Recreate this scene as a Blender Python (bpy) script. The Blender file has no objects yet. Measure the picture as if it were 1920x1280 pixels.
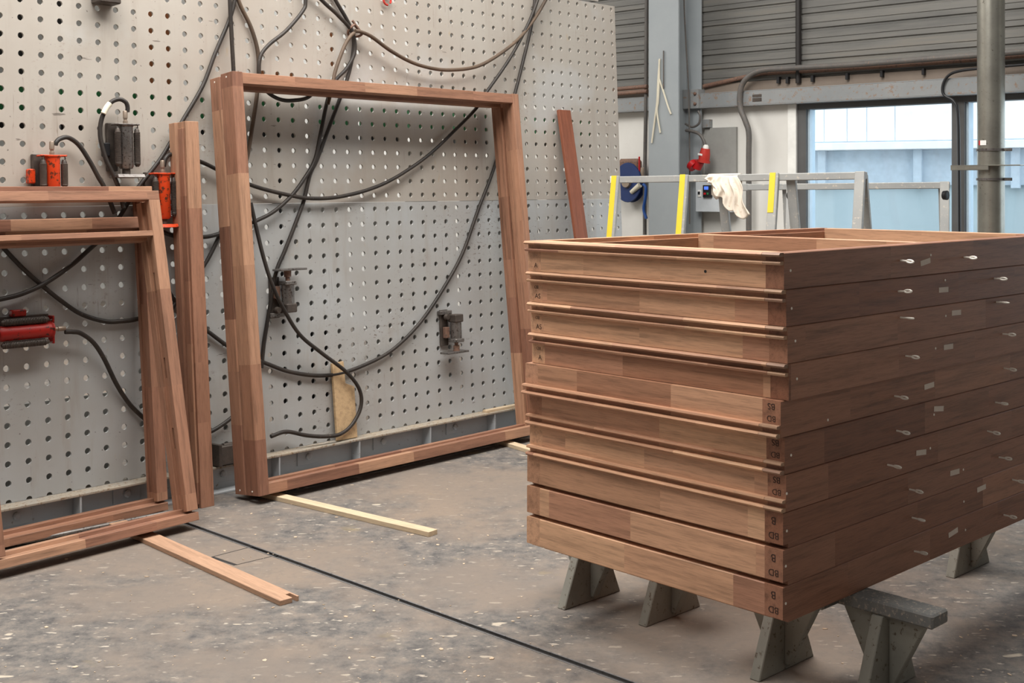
import bpy, bmesh, math, random
from mathutils import Vector, Matrix
random.seed(7)
S = bpy.context.scene
COL = S.collection
# ------------------------------------------------------------------ camera
FPX, CX, HV, EYE = 2280.0, 960.0, 346.0, 1.65
cam_d = bpy.data.cameras.new('camera'); cam = bpy.data.objects.new('camera', cam_d); COL.objects.link(cam)
cam_d.sensor_width = 36.0; cam_d.lens = FPX / 1920 * 36
cam_d.shift_y = -(640 - HV) / 1920
cam.location = (0, 0, EYE); cam.rotation_euler = (math.pi / 2, 0, 0)
cam_d.clip_start = 0.05; cam_d.clip_end = 200
S.camera = cam
# ------------------------------------------------------------------ world: even overcast daylight
wd = bpy.data.worlds.new('overcast_sky'); S.world = wd; wd.use_nodes = True
bg = wd.node_tree.nodes['Background']; bg.inputs[0].default_value = (0.90, 0.95, 1.0, 1); bg.inputs[1].default_value = 2.5
# ------------------------------------------------------------------ hall lamps and added fill lamps (under the ceiling)
def area(name, loc, sx, sy, power, color, rot=(0, 0, 0)):
    l = bpy.data.lights.new(name, 'AREA'); l.shape = 'RECTANGLE'; l.size = sx; l.size_y = sy
    l.energy = power; l.color = color
    o = bpy.data.objects.new(name, l); COL.objects.link(o); o.location = loc; o.rotation_euler = rot
    return o
WARM = (1.0, 0.965, 0.92)
RZ47 = (0, 0, 0.82117403)
area('roof_or_fill_light', (-0.95, 4.7, 5.7), 5.5, 3.4, 690, WARM, RZ47)
area('roof_or_fill_light', (3.0, 7.2, 5.7), 4.0, 1.6, 150, WARM, RZ47)
area('roof_or_fill_light', (-3.2, -1.5, 5.7), 4.0, 3.0, 90, WARM, RZ47)
area('roof_or_fill_light', (-4.6, 10.2, 5.7), 6.0, 3.0, 430, WARM, RZ47)  # unseen lamp added to brighten what shows through the board's holes
area('roof_or_fill_light', (4.6, 1.0, 5.7), 4.0, 1.6, 45, WARM, RZ47)  # unseen warm fill added for the right side of the stack
S.view_settings.view_transform = 'Standard'; S.view_settings.look = 'None'
S.view_settings.gamma = 1; S.view_settings.use_curve_mapping = False
S.view_settings.exposure = 0.0

# ------------------------------------------------------------------ pixel helpers
def ray(u, v): return Vector(((u - CX) / FPX, 1.0, (HV - v) / FPX))
def ground(u, v, z=0.0):
    r = ray(u, v); t = (z - EYE) / r.z
    return Vector((r.x * t, r.y * t, z))
def at(u, v, Y): r = ray(u, v); return Vector((r.x * Y, Y, EYE + r.z * Y))
def on_plane(u, v, p, n):
    r = ray(u, v); c = Vector((0, 0, EYE)); t = (Vector(p) - c).dot(n) / r.dot(n)
    return c + r * t
def basis(o, x, y, z):
    return Matrix(((x[0], y[0], z[0], o[0]), (x[1], y[1], z[1], o[1]), (x[2], y[2], z[2], o[2]), (0, 0, 0, 1)))

# ------------------------------------------------------------------ materials
def lin(c):
    f = lambda x: x / 12.92 if x <= 0.04045 else ((x + 0.055) / 1.055) ** 2.4
    return tuple(f(x / 255) for x in c) + (1,)
class NT:
    def __init__(s, name):
        s.m = bpy.data.materials.new(name); s.m.use_nodes = True
        s.t = s.m.node_tree; s.b = s.t.nodes['Principled BSDF']
    def n(s, typ, **kw):
        nd = s.t.nodes.new(typ)
        for k, v in kw.items():
            if k[0] == 'i' and k[1:].isdigit(): nd.inputs[int(k[1:])].default_value = v
            elif k.startswith('in_'): nd.inputs[k[3:]].default_value = v
            else: setattr(nd, k, v)
        return nd
    def l(s, a, b): s.t.links.new(a, b)
    def mapped(s, scale, out='Object', rnd=False):
        tc = s.n('ShaderNodeTexCoord'); mp = s.n('ShaderNodeMapping'); mp.inputs['Scale'].default_value = scale
        s.l(tc.outputs[out], mp.inputs[0])
        if rnd:
            oi = s.n('ShaderNodeObjectInfo'); mu = s.n('ShaderNodeMath', operation='MULTIPLY', i1=37.0)
            s.l(oi.outputs['Random'], mu.inputs[0])
            cb = s.n('ShaderNodeCombineXYZ')
            for i in range(3): s.l(mu.outputs[0], cb.inputs[i])
            s.l(cb.outputs[0], mp.inputs['Location'])
        return mp.outputs[0]
    def ramp(s, fac, stops):
        r = s.n('ShaderNodeValToRGB'); e = r.color_ramp.elements
        while len(e) < len(stops): e.new(0.5)
        for i, (p, c) in enumerate(stops): e[i].position = p; e[i].color = c
        s.l(fac, r.inputs[0]); return r.outputs[0]
    def mix(s, fac, a, b, typ='MIX'):
        m = s.n('ShaderNodeMix', data_type='RGBA', blend_type=typ)
        for sock, v in ((m.inputs[0], fac), (m.inputs[6], a), (m.inputs[7], b)):
            if hasattr(v, 'links'): s.l(v, sock)
            else: sock.default_value = v
        return m.outputs[2]
    def noise(s, vec, scale, detail=4, rough=0.6):
        n = s.n('ShaderNodeTexNoise'); n.inputs['Scale'].default_value = scale
        n.inputs['Detail'].default_value = detail; n.inputs['Roughness'].default_value = rough
        s.l(vec, n.inputs['Vector']); return n.outputs[0]
    def bump(s, h, strength=0.2, dist=0.002):
        b = s.n('ShaderNodeBump'); b.inputs['Strength'].default_value = strength; b.inputs['Distance'].default_value = dist
        s.l(h, b.inputs['Height']); s.l(b.outputs[0], s.b.inputs['Normal'])
    def set(s, color=None, rough=0.6, metal=0.0, spec=0.4):
        if color is not None:
            if hasattr(color, 'links'): s.l(color, s.b.inputs['Base Color'])
            else: s.b.inputs['Base Color'].default_value = color
        s.b.inputs['Roughness'].default_value = rough; s.b.inputs['Metallic'].default_value = metal
        s.b.inputs['Specular IOR Level'].default_value = spec
        return s.m
G0, G1 = (0, 0, 0, 1), (1, 1, 1, 1)
def g(x): return (x, x, x, 1)
def mat_wood(name, tones, block=0.55, rough=0.55, contrast=1.35):
    w = NT(name)
    tc = w.n('ShaderNodeTexCoord'); sx = w.n('ShaderNodeSeparateXYZ'); w.l(tc.outputs['Object'], sx.inputs[0])
    oi = w.n('ShaderNodeObjectInfo'); mu = w.n('ShaderNodeMath', operation='MULTIPLY', i1=91.0); w.l(oi.outputs['Random'], mu.inputs[0])
    ad = w.n('ShaderNodeMath', operation='ADD'); w.l(sx.outputs[0], ad.inputs[0]); w.l(mu.outputs[0], ad.inputs[1])
    # finger-jointed lengths: one tone for each length
    vo = w.n('ShaderNodeTexVoronoi', voronoi_dimensions='1D'); vo.inputs['Scale'].default_value = 1 / block
    w.l(ad.outputs[0], vo.inputs['W'])
    sc = w.n('ShaderNodeSeparateColor'); w.l(vo.outputs['Color'], sc.inputs[0])
    n = len(tones)
    base = w.ramp(sc.outputs[0], [(i / (n - 1), lin(c)) for i, c in enumerate(tones)])
    # grain, with its own shift in every length
    cb = w.n('ShaderNodeCombineXYZ'); w.l(ad.outputs[0], cb.inputs[0])
    sh = w.n('ShaderNodeMath', operation='MULTIPLY_ADD', i1=5.0); w.l(sc.outputs[1], sh.inputs[0]); w.l(sx.outputs[1], sh.inputs[2])
    w.l(sh.outputs[0], cb.inputs[1]); w.l(sx.outputs[2], cb.inputs[2])
    mp = w.n('ShaderNodeMapping'); mp.inputs['Scale'].default_value = (1.6, 26, 26); w.l(cb.outputs[0], mp.inputs[0])
    n1 = w.noise(mp.outputs[0], 1.6, 6, 0.62)
    mp2 = w.n('ShaderNodeMapping'); mp2.inputs['Scale'].default_value = (14, 300, 300); w.l(cb.outputs[0], mp2.inputs[0])
    n2 = w.noise(mp2.outputs[0], 1.0, 3, 0.6)
    c = w.mix(1.0, base, w.ramp(n1, [(0.28, g(1 - 0.30 * contrast)), (0.5, g(1.0)), (0.72, g(1 + 0.12 * contrast))]), 'MULTIPLY')
    c = w.mix(0.55, c, w.ramp(n2, [(0.36, g(0.62)), (0.5, g(1.0))]), 'MULTIPLY')
    w.bump(n2, 0.15, 0.001)
    return w.set(c, rough, 0, 0.35)
def mat_paint(name, c1, c2, dirt=None, rough=0.5, metal=0, scale=3.0, amount=0.5, spec=0.4):
    w = NT(name); v = w.mapped((1, 1, 1), rnd=True)
    c = w.ramp(w.noise(v, scale, 5, 0.65), [(0.3, lin(c1)), (0.7, lin(c2))])
    if dirt:
        d = w.ramp(w.noise(v, scale * 9, 6, 0.7), [(1 - amount * 0.9, G0), (min(1, 1.06 - amount * 0.9), G1)])
        c = w.mix(d, c, lin(dirt))
    return w.set(c, rough, metal, spec)
def mat_plain(name, c, rough=0.5, metal=0, spec=0.4):
    return mat_paint(name, c, tuple(min(255, int(x * 1.08 + 2)) for x in c), None, rough, metal, 6.0, 0.5, spec)

RED = [(96, 58, 42), (138, 92, 68), (117, 74, 55), (150, 104, 78), (108, 66, 50), (130, 84, 64)]
M = {}
M['wood'] = mat_wood('sapele_wood', [(126, 88, 70), (164, 122, 97), (144, 102, 82), (174, 134, 107), (132, 92, 74), (156, 114, 92)], 0.42)
M['wood_stack'] = mat_wood('sapele_wood_stack', [(162, 116, 90), (210, 166, 132), (180, 132, 106), (220, 176, 140), (154, 108, 88)], 0.5)  # same timber as the stiles, light on the short sides put into the tones
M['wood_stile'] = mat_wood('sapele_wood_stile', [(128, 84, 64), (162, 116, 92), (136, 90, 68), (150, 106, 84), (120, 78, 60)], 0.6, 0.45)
M['wood_end'] = mat_wood('sapele_end_grain', [(150, 116, 98), (182, 146, 118), (140, 108, 94)], 3.0)
M['wood_red'] = mat_wood('dark_red_wood', [(126, 72, 52), (138, 84, 62), (118, 66, 48)], 1.5)
M['pine'] = mat_wood('pine_wood', [(204, 182, 152), (214, 194, 164), (196, 174, 142)], 1.2, 0.6, 0.7)
M['ply'] = mat_wood('offcut_wood', [(196, 168, 130), (188, 158, 122)], 1.5, 0.6, 0.9)
M['plank'] = mat_wood('faded_board', [(176, 140, 114), (184, 148, 122)], 1.5, 0.6, 0.8)
M['steel'] = mat_paint('bare_steel', (96, 92, 90), (138, 134, 130), (70, 60, 54), 0.42, 0.7, 8, 0.5)
M['steel_dark'] = mat_paint('dark_steel', (62, 55, 51), (90, 82, 76), (108, 92, 78), 0.5, 0.3, 12, 0.45)
M['galv'] = mat_paint('galvanised_pipe', (142, 140, 132), (168, 166, 156), (104, 100, 92), 0.32, 0.75, 5, 0.42)
M['rail_grey'] = mat_paint('grey_painted_steel', (166, 170, 174), (178, 181, 182), (136, 124, 112), 0.5, 0.0, 3, 0.42)
M['flange'] = mat_paint('dusty_flange', (168, 154, 134), (150, 146, 138), (120, 96, 72), 0.75, 0, 6, 0.5)
M['ledge'] = mat_paint('dusty_ledge', (124, 112, 102), (136, 124, 112), None, 0.7, 0, 3)
M['col_grey'] = mat_paint('blue_grey_paint', (146, 153, 157), (156, 162, 165), (118, 122, 124), 0.45, 0, 2, 0.34)
M['beam_grey'] = mat_paint('beam_paint', (130, 134, 136), (144, 146, 146), (140, 118, 102), 0.55, 0, 3, 0.48)
M['rust_pipe'] = mat_paint('rusty_pipe', (112, 86, 74), (128, 98, 82), (78, 68, 64), 0.6, 0, 8, 0.5)
M['conduit'] = mat_paint('grey_conduit', (86, 84, 82), (104, 100, 96), (128, 104, 88), 0.5, 0, 8, 0.46)
M['black'] = mat_plain('black_rubber', (34, 31, 30), 0.45)
M['black2'] = mat_plain('black_plastic', (30, 30, 32), 0.4)
M['hose_brown'] = mat_paint('dusty_hose', (70, 58, 48), (104, 86, 70), None, 0.6, 0, 5)
M['hose'] = mat_paint('black_hose', (34, 31, 29), (56, 49, 44), (84, 74, 64), 0.5, 0, 6, 0.42)
M['orange'] = mat_paint('orange_paint', (214, 70, 24), (196, 58, 20), (84, 44, 28), 0.42, 0, 5, 0.52)
M['red'] = mat_paint('red_paint', (168, 32, 24), (146, 26, 20), (60, 26, 20), 0.4, 0, 5, 0.5)
M['redp'] = mat_plain('red_plastic', (176, 52, 44), 0.4)
M['redd'] = mat_plain('bright_red_plastic', (178, 26, 30), 0.35)
M['brass'] = mat_plain('fitting_metal', (150, 136, 122), 0.4, 0.6)
M['green'] = mat_plain('green_paint', (44, 122, 74), 0.5)
M['white'] = mat_plain('white_plastic', (226, 226, 222), 0.5)
M['yellow'] = mat_paint('yellow_paint', (234, 210, 62), (226, 200, 58), (176, 160, 110), 0.5, 0, 10, 0.36)
M['alu'] = mat_paint('painted_aluminium', (158, 160, 160), (176, 176, 172), (200, 194, 182), 0.5, 0.1, 4, 0.46)
M['cloth'] = mat_paint('cream_cloth', (216, 204, 188), (228, 218, 204), (190, 168, 146), 0.9, 0, 6, 0.45)
M['stand'] = mat_paint('grey_painted_wood', (134, 132, 124), (152, 150, 140), (96, 84, 72), 0.7, 0, 5, 0.46)
M['stand_top'] = mat_paint('worn_plank', (104, 106, 106), (122, 120, 116), (160, 150, 138), 0.8, 0, 9, 0.5)
M['cab'] = mat_plain('cabinet_grey', (188, 194, 198), 0.45)
M['panel_grey'] = mat_plain('grey_panel', (146, 146, 142), 0.7)
M['blue'] = mat_plain('blue_plastic', (34, 52, 98), 0.5)
M['blueh'] = mat_plain('blue_hose', (28, 72, 138), 0.45)
M['tape'] = mat_plain('masking_tape', (206, 194, 182), 0.6)
M['zinc'] = mat_plain('zinc', (232, 226, 216), 0.4, 0.1)
M['ink'] = mat_plain('pencil', (44, 30, 26), 0.8)
M['strap'] = mat_plain('pale_strap', (206, 200, 182), 0.6)
M['winframe'] = mat_plain('window_frame_grey', (84, 84, 84), 0.5)
M['winblue'] = mat_plain('window_reveal', (176, 196, 210), 0.4)
M['whitewall'] = mat_paint('white_wall', (214, 212, 206), (226, 225, 220), (186, 178, 166), 0.85, 0, 1.6, 0.36)
M['hallwall'] = mat_plain('hall_wall', (120, 118, 116), 0.9)
M['hallwhite'] = mat_plain('hall_white', (214, 214, 212), 0.9)
M['ceil'] = mat_plain('ceiling_sheet', (92, 92, 91), 0.8)
M['fac'] = mat_plain('facade_panel', (244, 246, 248), 0.6)
M['facjoint'] = mat_plain('facade_joint', (188, 200, 210), 0.7)
M['facglass'] = mat_paint('translucent_sheet', (180, 196, 200), (192, 206, 210), None, 0.5, 0, 0.6)
w = NT('lit_screen'); w.set(lin((70, 110, 230)), 0.3); w.b.inputs['Emission Color'].default_value = lin((90, 130, 255)); w.b.inputs['Emission Strength'].default_value = 0.7; M['screen'] = w.m
# corrugated cladding with dust
w = NT('cladding_sheet'); v = w.mapped((0.35, 1, 5), rnd=True)
c = w.ramp(w.noise(v, 2.2, 6, 0.65), [(0.3, lin((98, 98, 96))), (0.55, lin((118, 117, 113))), (0.75, lin((130, 124, 114)))])
M['clad'] = w.set(c, 0.55, 0.25)
# window pane: thin clear glass
w = NT('window_glass'); tr = w.n('ShaderNodeBsdfTransparent'); tr.inputs[0].default_value = (0.90, 0.955, 0.985, 1)
gl = w.n('ShaderNodeBsdfGlossy'); gl.inputs['Roughness'].default_value = 0.03
mx = w.n('ShaderNodeMixShader'); mx.inputs[0].default_value = 0.05
w.l(tr.outputs[0], mx.inputs[1]); w.l(gl.outputs[0], mx.inputs[2]); w.l(mx.outputs[0], w.t.nodes['Material Output'].inputs[0]); M['glass'] = w.m
# perforated board paint
def mat_board(name, ca, cb_, stain):
    w = NT(name); v = w.mapped((1, 1, 1))
    c = w.ramp(w.noise(v, 1.1, 5, 0.6), [(0.35, lin(ca)), (0.65, lin(cb_))])
    vs = w.mapped((6, 1, 0.7)); st = w.ramp(w.noise(vs, 2.0, 5, 0.6), [(0.55, G0), (0.75, g(0.55))])
    c = w.mix(st, c, lin((150, 140, 128)))
    big = w.noise(w.mapped((1, 1, 1)), 1.7, 3, 0.6); fine = w.noise(w.mapped((1, 1, 1.6)), 34, 5, 0.75)
    mm = w.n('ShaderNodeMath', operation='MULTIPLY'); w.l(w.ramp(big, [(0.5, G0), (0.68, G1)]), mm.inputs[0]); w.l(w.ramp(fine, [(0.57, G0), (0.62, G1)]), mm.inputs[1])
    c = w.mix(mm.outputs[0], c, lin(stain))
    sp = w.ramp(w.noise(w.mapped((1, 1, 1)), 55, 3, 0.5), [(0.70, G0), (0.73, g(0.8))])
    c = w.mix(sp, c, lin((92, 86, 80)))
    yb = w.noise(w.mapped((2.5, 1, 0.8)), 2.6, 4, 0.7)
    c = w.mix(w.ramp(yb, [(0.66, G0), (0.74, g(0.6))]), c, lin((172, 146, 100)))
    dr = w.ramp(w.noise(w.mapped((9, 1, 0.35)), 3.4, 2, 0.5), [(0.690, G0), (0.697, g(0.7)), (0.704, G0)])
    c = w.mix(dr, c, lin((112, 98, 84)))
    sc1 = w.ramp(w.noise(w.mapped((1.2, 1, 7)), 4.4, 3, 0.6), [(0.70, G0), (0.72, g(0.7))])
    c = w.mix(sc1, c, lin((84, 76, 70)))
    wp = w.ramp(w.noise(w.mapped((1, 1, 1)), 0.8, 5, 0.65), [(0.56, G0), (0.64, g(0.35))])
    c = w.mix(wp, c, lin((186, 190, 192)))
    return w.set(c, 0.55, 0, 0.35)
M['board_up'] = mat_board('upper_board_paint', (163, 154, 144), (174, 169, 161), (146, 134, 122))
M['board_low'] = mat_board('lower_board_paint', (162, 160, 156), (174, 177, 178), (116, 106, 96))
# concrete floor: dusty, with pale specks and dark worn patches
w = NT('concrete_floor'); v = w.mapped((1, 1, 1)); vs_ = w.mapped((0.6, 1.5, 1))
def mul(a, b):
    m = w.n('ShaderNodeMath', operation='MULTIPLY'); w.l(a, m.inputs[0]); w.l(b, m.inputs[1]); return m.outputs[0]
dust = w.ramp(w.noise(v, 1.1, 4, 0.55), [(0.35, lin((122, 113, 105))), (0.65, lin((137, 123, 110)))])
dust = w.mix(w.ramp(w.noise(v, 30, 4, 0.7), [(0.35, g(0.35)), (0.5, G0)]), dust, lin((112, 104, 98)))
worn = w.ramp(w.noise(v, 11, 7, 0.78), [(0.36, lin((82, 80, 80))), (0.5, lin((110, 106, 102))), (0.64, lin((134, 125, 116)))])
mask = w.ramp(w.noise(v, 0.85, 7, 0.68), [(0.43, G0), (0.56, G1)])
c = w.mix(mask, dust, worn)
fl1 = w.ramp(w.noise(vs_, 26, 3, 0.55), [(0.64, G0), (0.67, g(0.85))])
half = w.ramp(mask, [(0.0, g(0.25)), (1.0, G1)])
c = w.mix(mul(fl1, half), c, lin((186, 176, 162)))
fl2 = w.ramp(w.noise(vs_, 11, 2, 0.5), [(0.70, G0), (0.715, g(0.8))])
c = w.mix(mul(fl2, half), c, lin((196, 184, 166)))
c = w.mix(w.ramp(w.noise(w.mapped((0.7, 1, 1)), 4.2, 3, 0.5), [(0.68, G0), (0.76, g(0.4))]), c, lin((152, 134, 86)))
w.bump(w.noise(v, 70, 5, 0.7), 0.3, 0.002)
M['floor'] = w.set(c, 0.72, 0, 0.3)
M['joint'] = mat_plain('joint_filler', (44, 42, 42), 0.8)
M['joint_edge'] = mat_paint('joint_steel_edge', (112, 112, 114), (128, 126, 124), (84, 80, 78), 0.5, 0.3, 8, 0.5)
M['chip'] = mat_paint('wood_chips', (206, 190, 168), (184, 158, 132), None, 0.8, 0, 40)
M['brown'] = mat_plain('brown_board', (168, 112, 74), 0.7)

# ------------------------------------------------------------------ mesh helpers
def link(name, me, mat, parent=None, mtx=None):
    o = bpy.data.objects.new(name, me); COL.objects.link(o)
    if mat is not None and not me.materials: me.materials.append(M[mat] if isinstance(mat, str) else mat)
    if parent is not None: o.parent = parent
    if mtx is not None: o.matrix_local = mtx
    return o
def mesh(name, vs, fs, smooth=False):
    me = bpy.data.meshes.new(name); me.from_pydata([tuple(v) for v in vs], [], fs); me.update()
    if smooth:
        for p in me.polygons: p.use_smooth = True
    return me
def bm_mesh(name, bm, smooth=None):
    bmesh.ops.recalc_face_normals(bm, faces=bm.faces[:])
    me = bpy.data.meshes.new(name); bm.to_mesh(me); bm.free()
    if smooth is not None:
        for p in me.polygons: p.use_smooth = True
        me.set_sharp_from_angle(angle=math.radians(smooth))
    return me
def tag(o, label, cat, group=None, kind=None):
    o['label'] = label
    if cat: o['category'] = cat
    if group: o['group'] = group
    if kind: o['kind'] = kind
    return o
def empty(name, mtx, label, cat, group=None, kind=None):
    o = bpy.data.objects.new(name, None); COL.objects.link(o); o.empty_display_size = 0.1
    o.matrix_world = mtx if isinstance(mtx, Matrix) else Matrix.Translation(mtx)
    return tag(o, label, cat, group, kind)
def bevbox(name, a, b, bev=0.002, seg=1):
    bm = bmesh.new(); bmesh.ops.create_cube(bm, size=1)
    c = [(a[i] + b[i]) / 2 for i in range(3)]; s = [abs(b[i] - a[i]) for i in range(3)]
    for v in bm.verts: v.co = Vector([c[i] + v.co[i] * s[i] for i in range(3)])
    if bev: bmesh.ops.bevel(bm, geom=bm.edges[:], offset=min(bev, min(s) * 0.4), segments=seg, affect='EDGES')
    return bm_mesh(name, bm)
def box(name, a, b, mat, parent=None, bev=0.002, mtx=None):
    return link(name, bevbox(name, a, b, bev), mat, parent, mtx)
def prism_me(name, poly, L, bev=0.0):
    """polygon in (y,z), run along x from 0 to L"""
    bm = bmesh.new()
    vs = [bm.verts.new((0, p[0], p[1])) for p in poly]; f = bm.faces.new(vs)
    r = bmesh.ops.extrude_face_region(bm, geom=[f])
    for e in r['geom']:
        if isinstance(e, bmesh.types.BMVert): e.co.x = L
    if bev:
        bmesh.ops.recalc_face_normals(bm, faces=bm.faces[:])
        ed = [e for e in bm.edges if len(e.link_faces) == 2 and e.calc_face_angle(0) > 0.3]
        bmesh.ops.bevel(bm, geom=ed, offset=bev, segments=1, affect='EDGES')
    return bm_mesh(name, bm)
AX = {'x': ((1, 0, 0), (0, 1, 0), (0, 0, 1)), 'y': ((0, 1, 0), (1, 0, 0), (0, 0, 1)), 'z': ((0, 0, 1), (1, 0, 0), (0, 1, 0))}
def member(name, axis, start, L, poly, mat, parent, bev=0.0015):
    """a piece of timber along a local axis of its parent; poly in the two remaining axes (in order x,y,z)"""
    x, y, z = AX[axis]
    return link(name, prism_me(name, poly, L, bev), mat, parent, basis(start, x, y, z))
def rect(a0, b0, a1, b1): return [(a0, b0), (a1, b0), (a1, b1), (a0, b1)]
def catmull(P, sub=8):
    P = [Vector(p) for p in P]
    if len(P) < 3: return P
    out = []
    Q = [P[0] * 2 - P[1]] + P + [P[-1] * 2 - P[-2]]
    for i in range(1, len(Q) - 2):
        p0, p1, p2, p3 = Q[i - 1:i + 3]
        for k in range(sub):
            t = k / sub
            out.append(0.5 * ((2 * p1) + (p2 - p0) * t + (2 * p0 - 5 * p1 + 4 * p2 - p3) * t * t + (3 * p1 - p0 - 3 * p2 + p3) * t ** 3))
    out.append(P[-1]); return out
def tube_me(name, pts, r, n=8, radii=None):
    vs, fs = [], []
    up = Vector((0.13, 0.31, 0.94)).normalized(); prev = None
    for i, p in enumerate(pts):
        t = (pts[min(i + 1, len(pts) - 1)] - pts[max(i - 1, 0)]).normalized()
        a = prev - t * prev.dot(t) if prev is not None else (up.cross(t) if abs(up.dot(t)) < 0.95 else Vector((1, 0, 0)).cross(t))
        a.normalize(); prev = a; b = t.cross(a)
        rr = radii[i] if radii else r
        for k in range(n):
            an = 2 * math.pi * k / n; vs.append(p + (a * math.cos(an) + b * math.sin(an)) * rr)
    for i in range(len(pts) - 1):
        for k in range(n):
            fs.append((i * n + k, i * n + (k + 1) % n, (i + 1) * n + (k + 1) % n, (i + 1) * n + k))
    fs.append(tuple(range(n))[::-1]); fs.append(tuple((len(pts) - 1) * n + k for k in range(n)))
    me = mesh(name, vs, fs, True); me.set_sharp_from_angle(angle=math.radians(50)); return me
def tube(name, pts, r, mat, parent=None, n=8, sub=8, mtx=None):
    P = catmull(pts, sub) if sub > 1 else [Vector(p) for p in pts]
    return link(name, tube_me(name, P, r, n), mat, parent, mtx)
def lathe(name, prof, mat, parent=None, mtx=None, n=20):
    """profile (radius, z) turned about z"""
    vs, fs = [], []
    for r, z in prof:
        for k in range(n): a = 2 * math.pi * k / n; vs.append((r * math.cos(a), r * math.sin(a), z))
    m = len(prof)
    for i in range(m - 1):
        for k in range(n): fs.append((i * n + k, i * n + (k + 1) % n, (i + 1) * n + (k + 1) % n, (i + 1) * n + k))
    fs.append(tuple(range(n))[::-1]); fs.append(tuple((m - 1) * n + k for k in range(n)))
    me = mesh(name, vs, fs, True); me.set_sharp_from_angle(angle=math.radians(35))
    return link(name, me, mat, parent, mtx)
def cut(o, boxes):
    """cut pockets (boxes in the object's own space) out of a mesh"""
    bm = bmesh.new()
    for a, b in boxes:
        r = bmesh.ops.create_cube(bm, size=1)
        for v in r['verts']: v.co = Vector([(a[i] + b[i]) / 2 + v.co[i] * abs(b[i] - a[i]) for i in range(3)])
    me = bm_mesh('cutter', bm); c = bpy.data.objects.new('cutter', me); COL.objects.link(c)
    bpy.context.view_layer.update(); c.matrix_world = o.matrix_world.copy()
    md = o.modifiers.new('cut', 'BOOLEAN'); md.operation = 'DIFFERENCE'; md.object = c; md.solver = 'EXACT'
    bpy.context.view_layer.update()
    dg = bpy.context.evaluated_depsgraph_get()
    nm = bpy.data.meshes.new_from_object(o.evaluated_get(dg)); o.modifiers.clear(); o.data = nm
    bpy.data.objects.remove(c)
def text(body, size, mat, parent, mtx, name='lettering'):
    cu = bpy.data.curves.new('t', 'FONT'); cu.body = body; cu.size = size; cu.align_x = 'CENTER'; cu.align_y = 'CENTER'; cu.extrude = 0.0003
    cu.offset = -0.0003
    t = bpy.data.objects.new('t', cu); COL.objects.link(t); bpy.context.view_layer.update()
    me = bpy.data.meshes.new_from_object(t.evaluated_get(bpy.context.evaluated_depsgraph_get()))
    bpy.data.objects.remove(t); me.materials.clear()
    return link(name, me, mat, parent, mtx)
def T(x, y, z): return Matrix.Translation((x, y, z))
def RX(a): return Matrix.Rotation(math.radians(a), 4, 'X')
def RY(a): return Matrix.Rotation(math.radians(a), 4, 'Y')
def RZ(a): return Matrix.Rotation(math.radians(a), 4, 'Z')

# ------------------------------------------------------------------ main directions
TH = 0.82117403
D = Vector((math.cos(TH), math.sin(TH), 0)); N = Vector((-D.y, D.x, 0)); Z = Vector((0, 0, 1))   # along the board, away behind it
LEAN = 0.04125896
BU = N * math.sin(LEAN) + Z * math.cos(LEAN); BIN = N * math.cos(LEAN) - Z * math.sin(LEAN)
BK = 0.978
B0 = Vector((-2.46901979 * BK, 5.90 * BK, EYE - 0.06697847 * BK))           # hole column 0, row 10
PH, PU, PL, GAP = 0.10252835 * BK, 0.08932895 * BK, 0.09216618 * BK, 0.0855 * BK
BM = basis(B0, D, BIN, BU)
def bpt(u, v, off=0.0): return on_plane(u, v, B0 - BIN * off, BIN)
BMI = BM.inverted()
def bl(u, v, off=0.0): return BMI @ bpt(u, v, off)            # local board coordinates
W0 = Vector((2.026, 10.5, 0)); WR = Vector((D.y, -D.x, 0))    # back wall
WM = basis(W0, WR, D, Z); WMI = WM.inverted()
def wl(u, v, off=0.0): return WMI @ on_plane(u, v, W0 - D * off, D)

# ================================================================== SETTING
def clip(poly, p, n):
    out = []
    for i in range(len(poly)):
        a, b = Vector((*poly[i], 0)), Vector((*poly[(i + 1) % len(poly)], 0)); da, db = (a - p).dot(n), (b - p).dot(n)
        if da >= 0: out.append((a.x, a.y))
        if da * db < 0: q = a + (b - a) * (da / (da - db)); out.append((q.x, q.y))
    return out
# ---- floor: two slabs with an open steel-edged joint between them
JA, JB = ground(360, 985), ground(1180, 1280)
JD = (JB - JA).normalized(); JN = Vector((-JD.y, JD.x, 0))
FE0 = [(-9, -7), (11, -7), (11, 24), (-9, 24)]
FE = clip(FE0, W0 + D * 0.2, -D)
k = len(FE)
floor = link('floor', mesh('floor', [(x, y, -0.05) for x, y in FE] + [(x, y, -0.25) for x, y in FE], [tuple(range(k)), tuple(range(k, 2 * k))[::-1]] + [(i, i + k, (i + 1) % k + k, (i + 1) % k) for i in range(k)]), 'joint')
tag(floor, 'grey stained concrete workshop floor with a long steel joint', 'floor', kind='structure')
for sgn in (1, -1):
    poly = clip(FE, JA + JN * sgn * 0.012, JN * sgn)
    k = len(poly); vs = [(x, y, 0) for x, y in poly] + [(x, y, -0.05) for x, y in poly]
    fs = [tuple(range(k)), tuple(range(k, 2 * k))[::-1]] + [(i, i + k, (i + 1) % k + k, (i + 1) % k) for i in range(k)]
    link('slab', mesh('slab', vs, fs), 'floor', floor)
JM = basis(JA, JD, JN, Z)
for s0, s1 in ((0.012, 0.019), (-0.019, -0.012)):
    box('joint_edge', (-0.25, s0, -0.03), (6, s1, 0.0012), 'joint_edge', floor, 0, JM)
box('joint_filler', (-0.25, -0.011, -0.04), (6, 0.011, -0.007), 'joint', floor, 0, JM)
pp = [ground(397, 1044), ground(442, 1059), ground(521, 1040), ground(474, 1024)]
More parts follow.
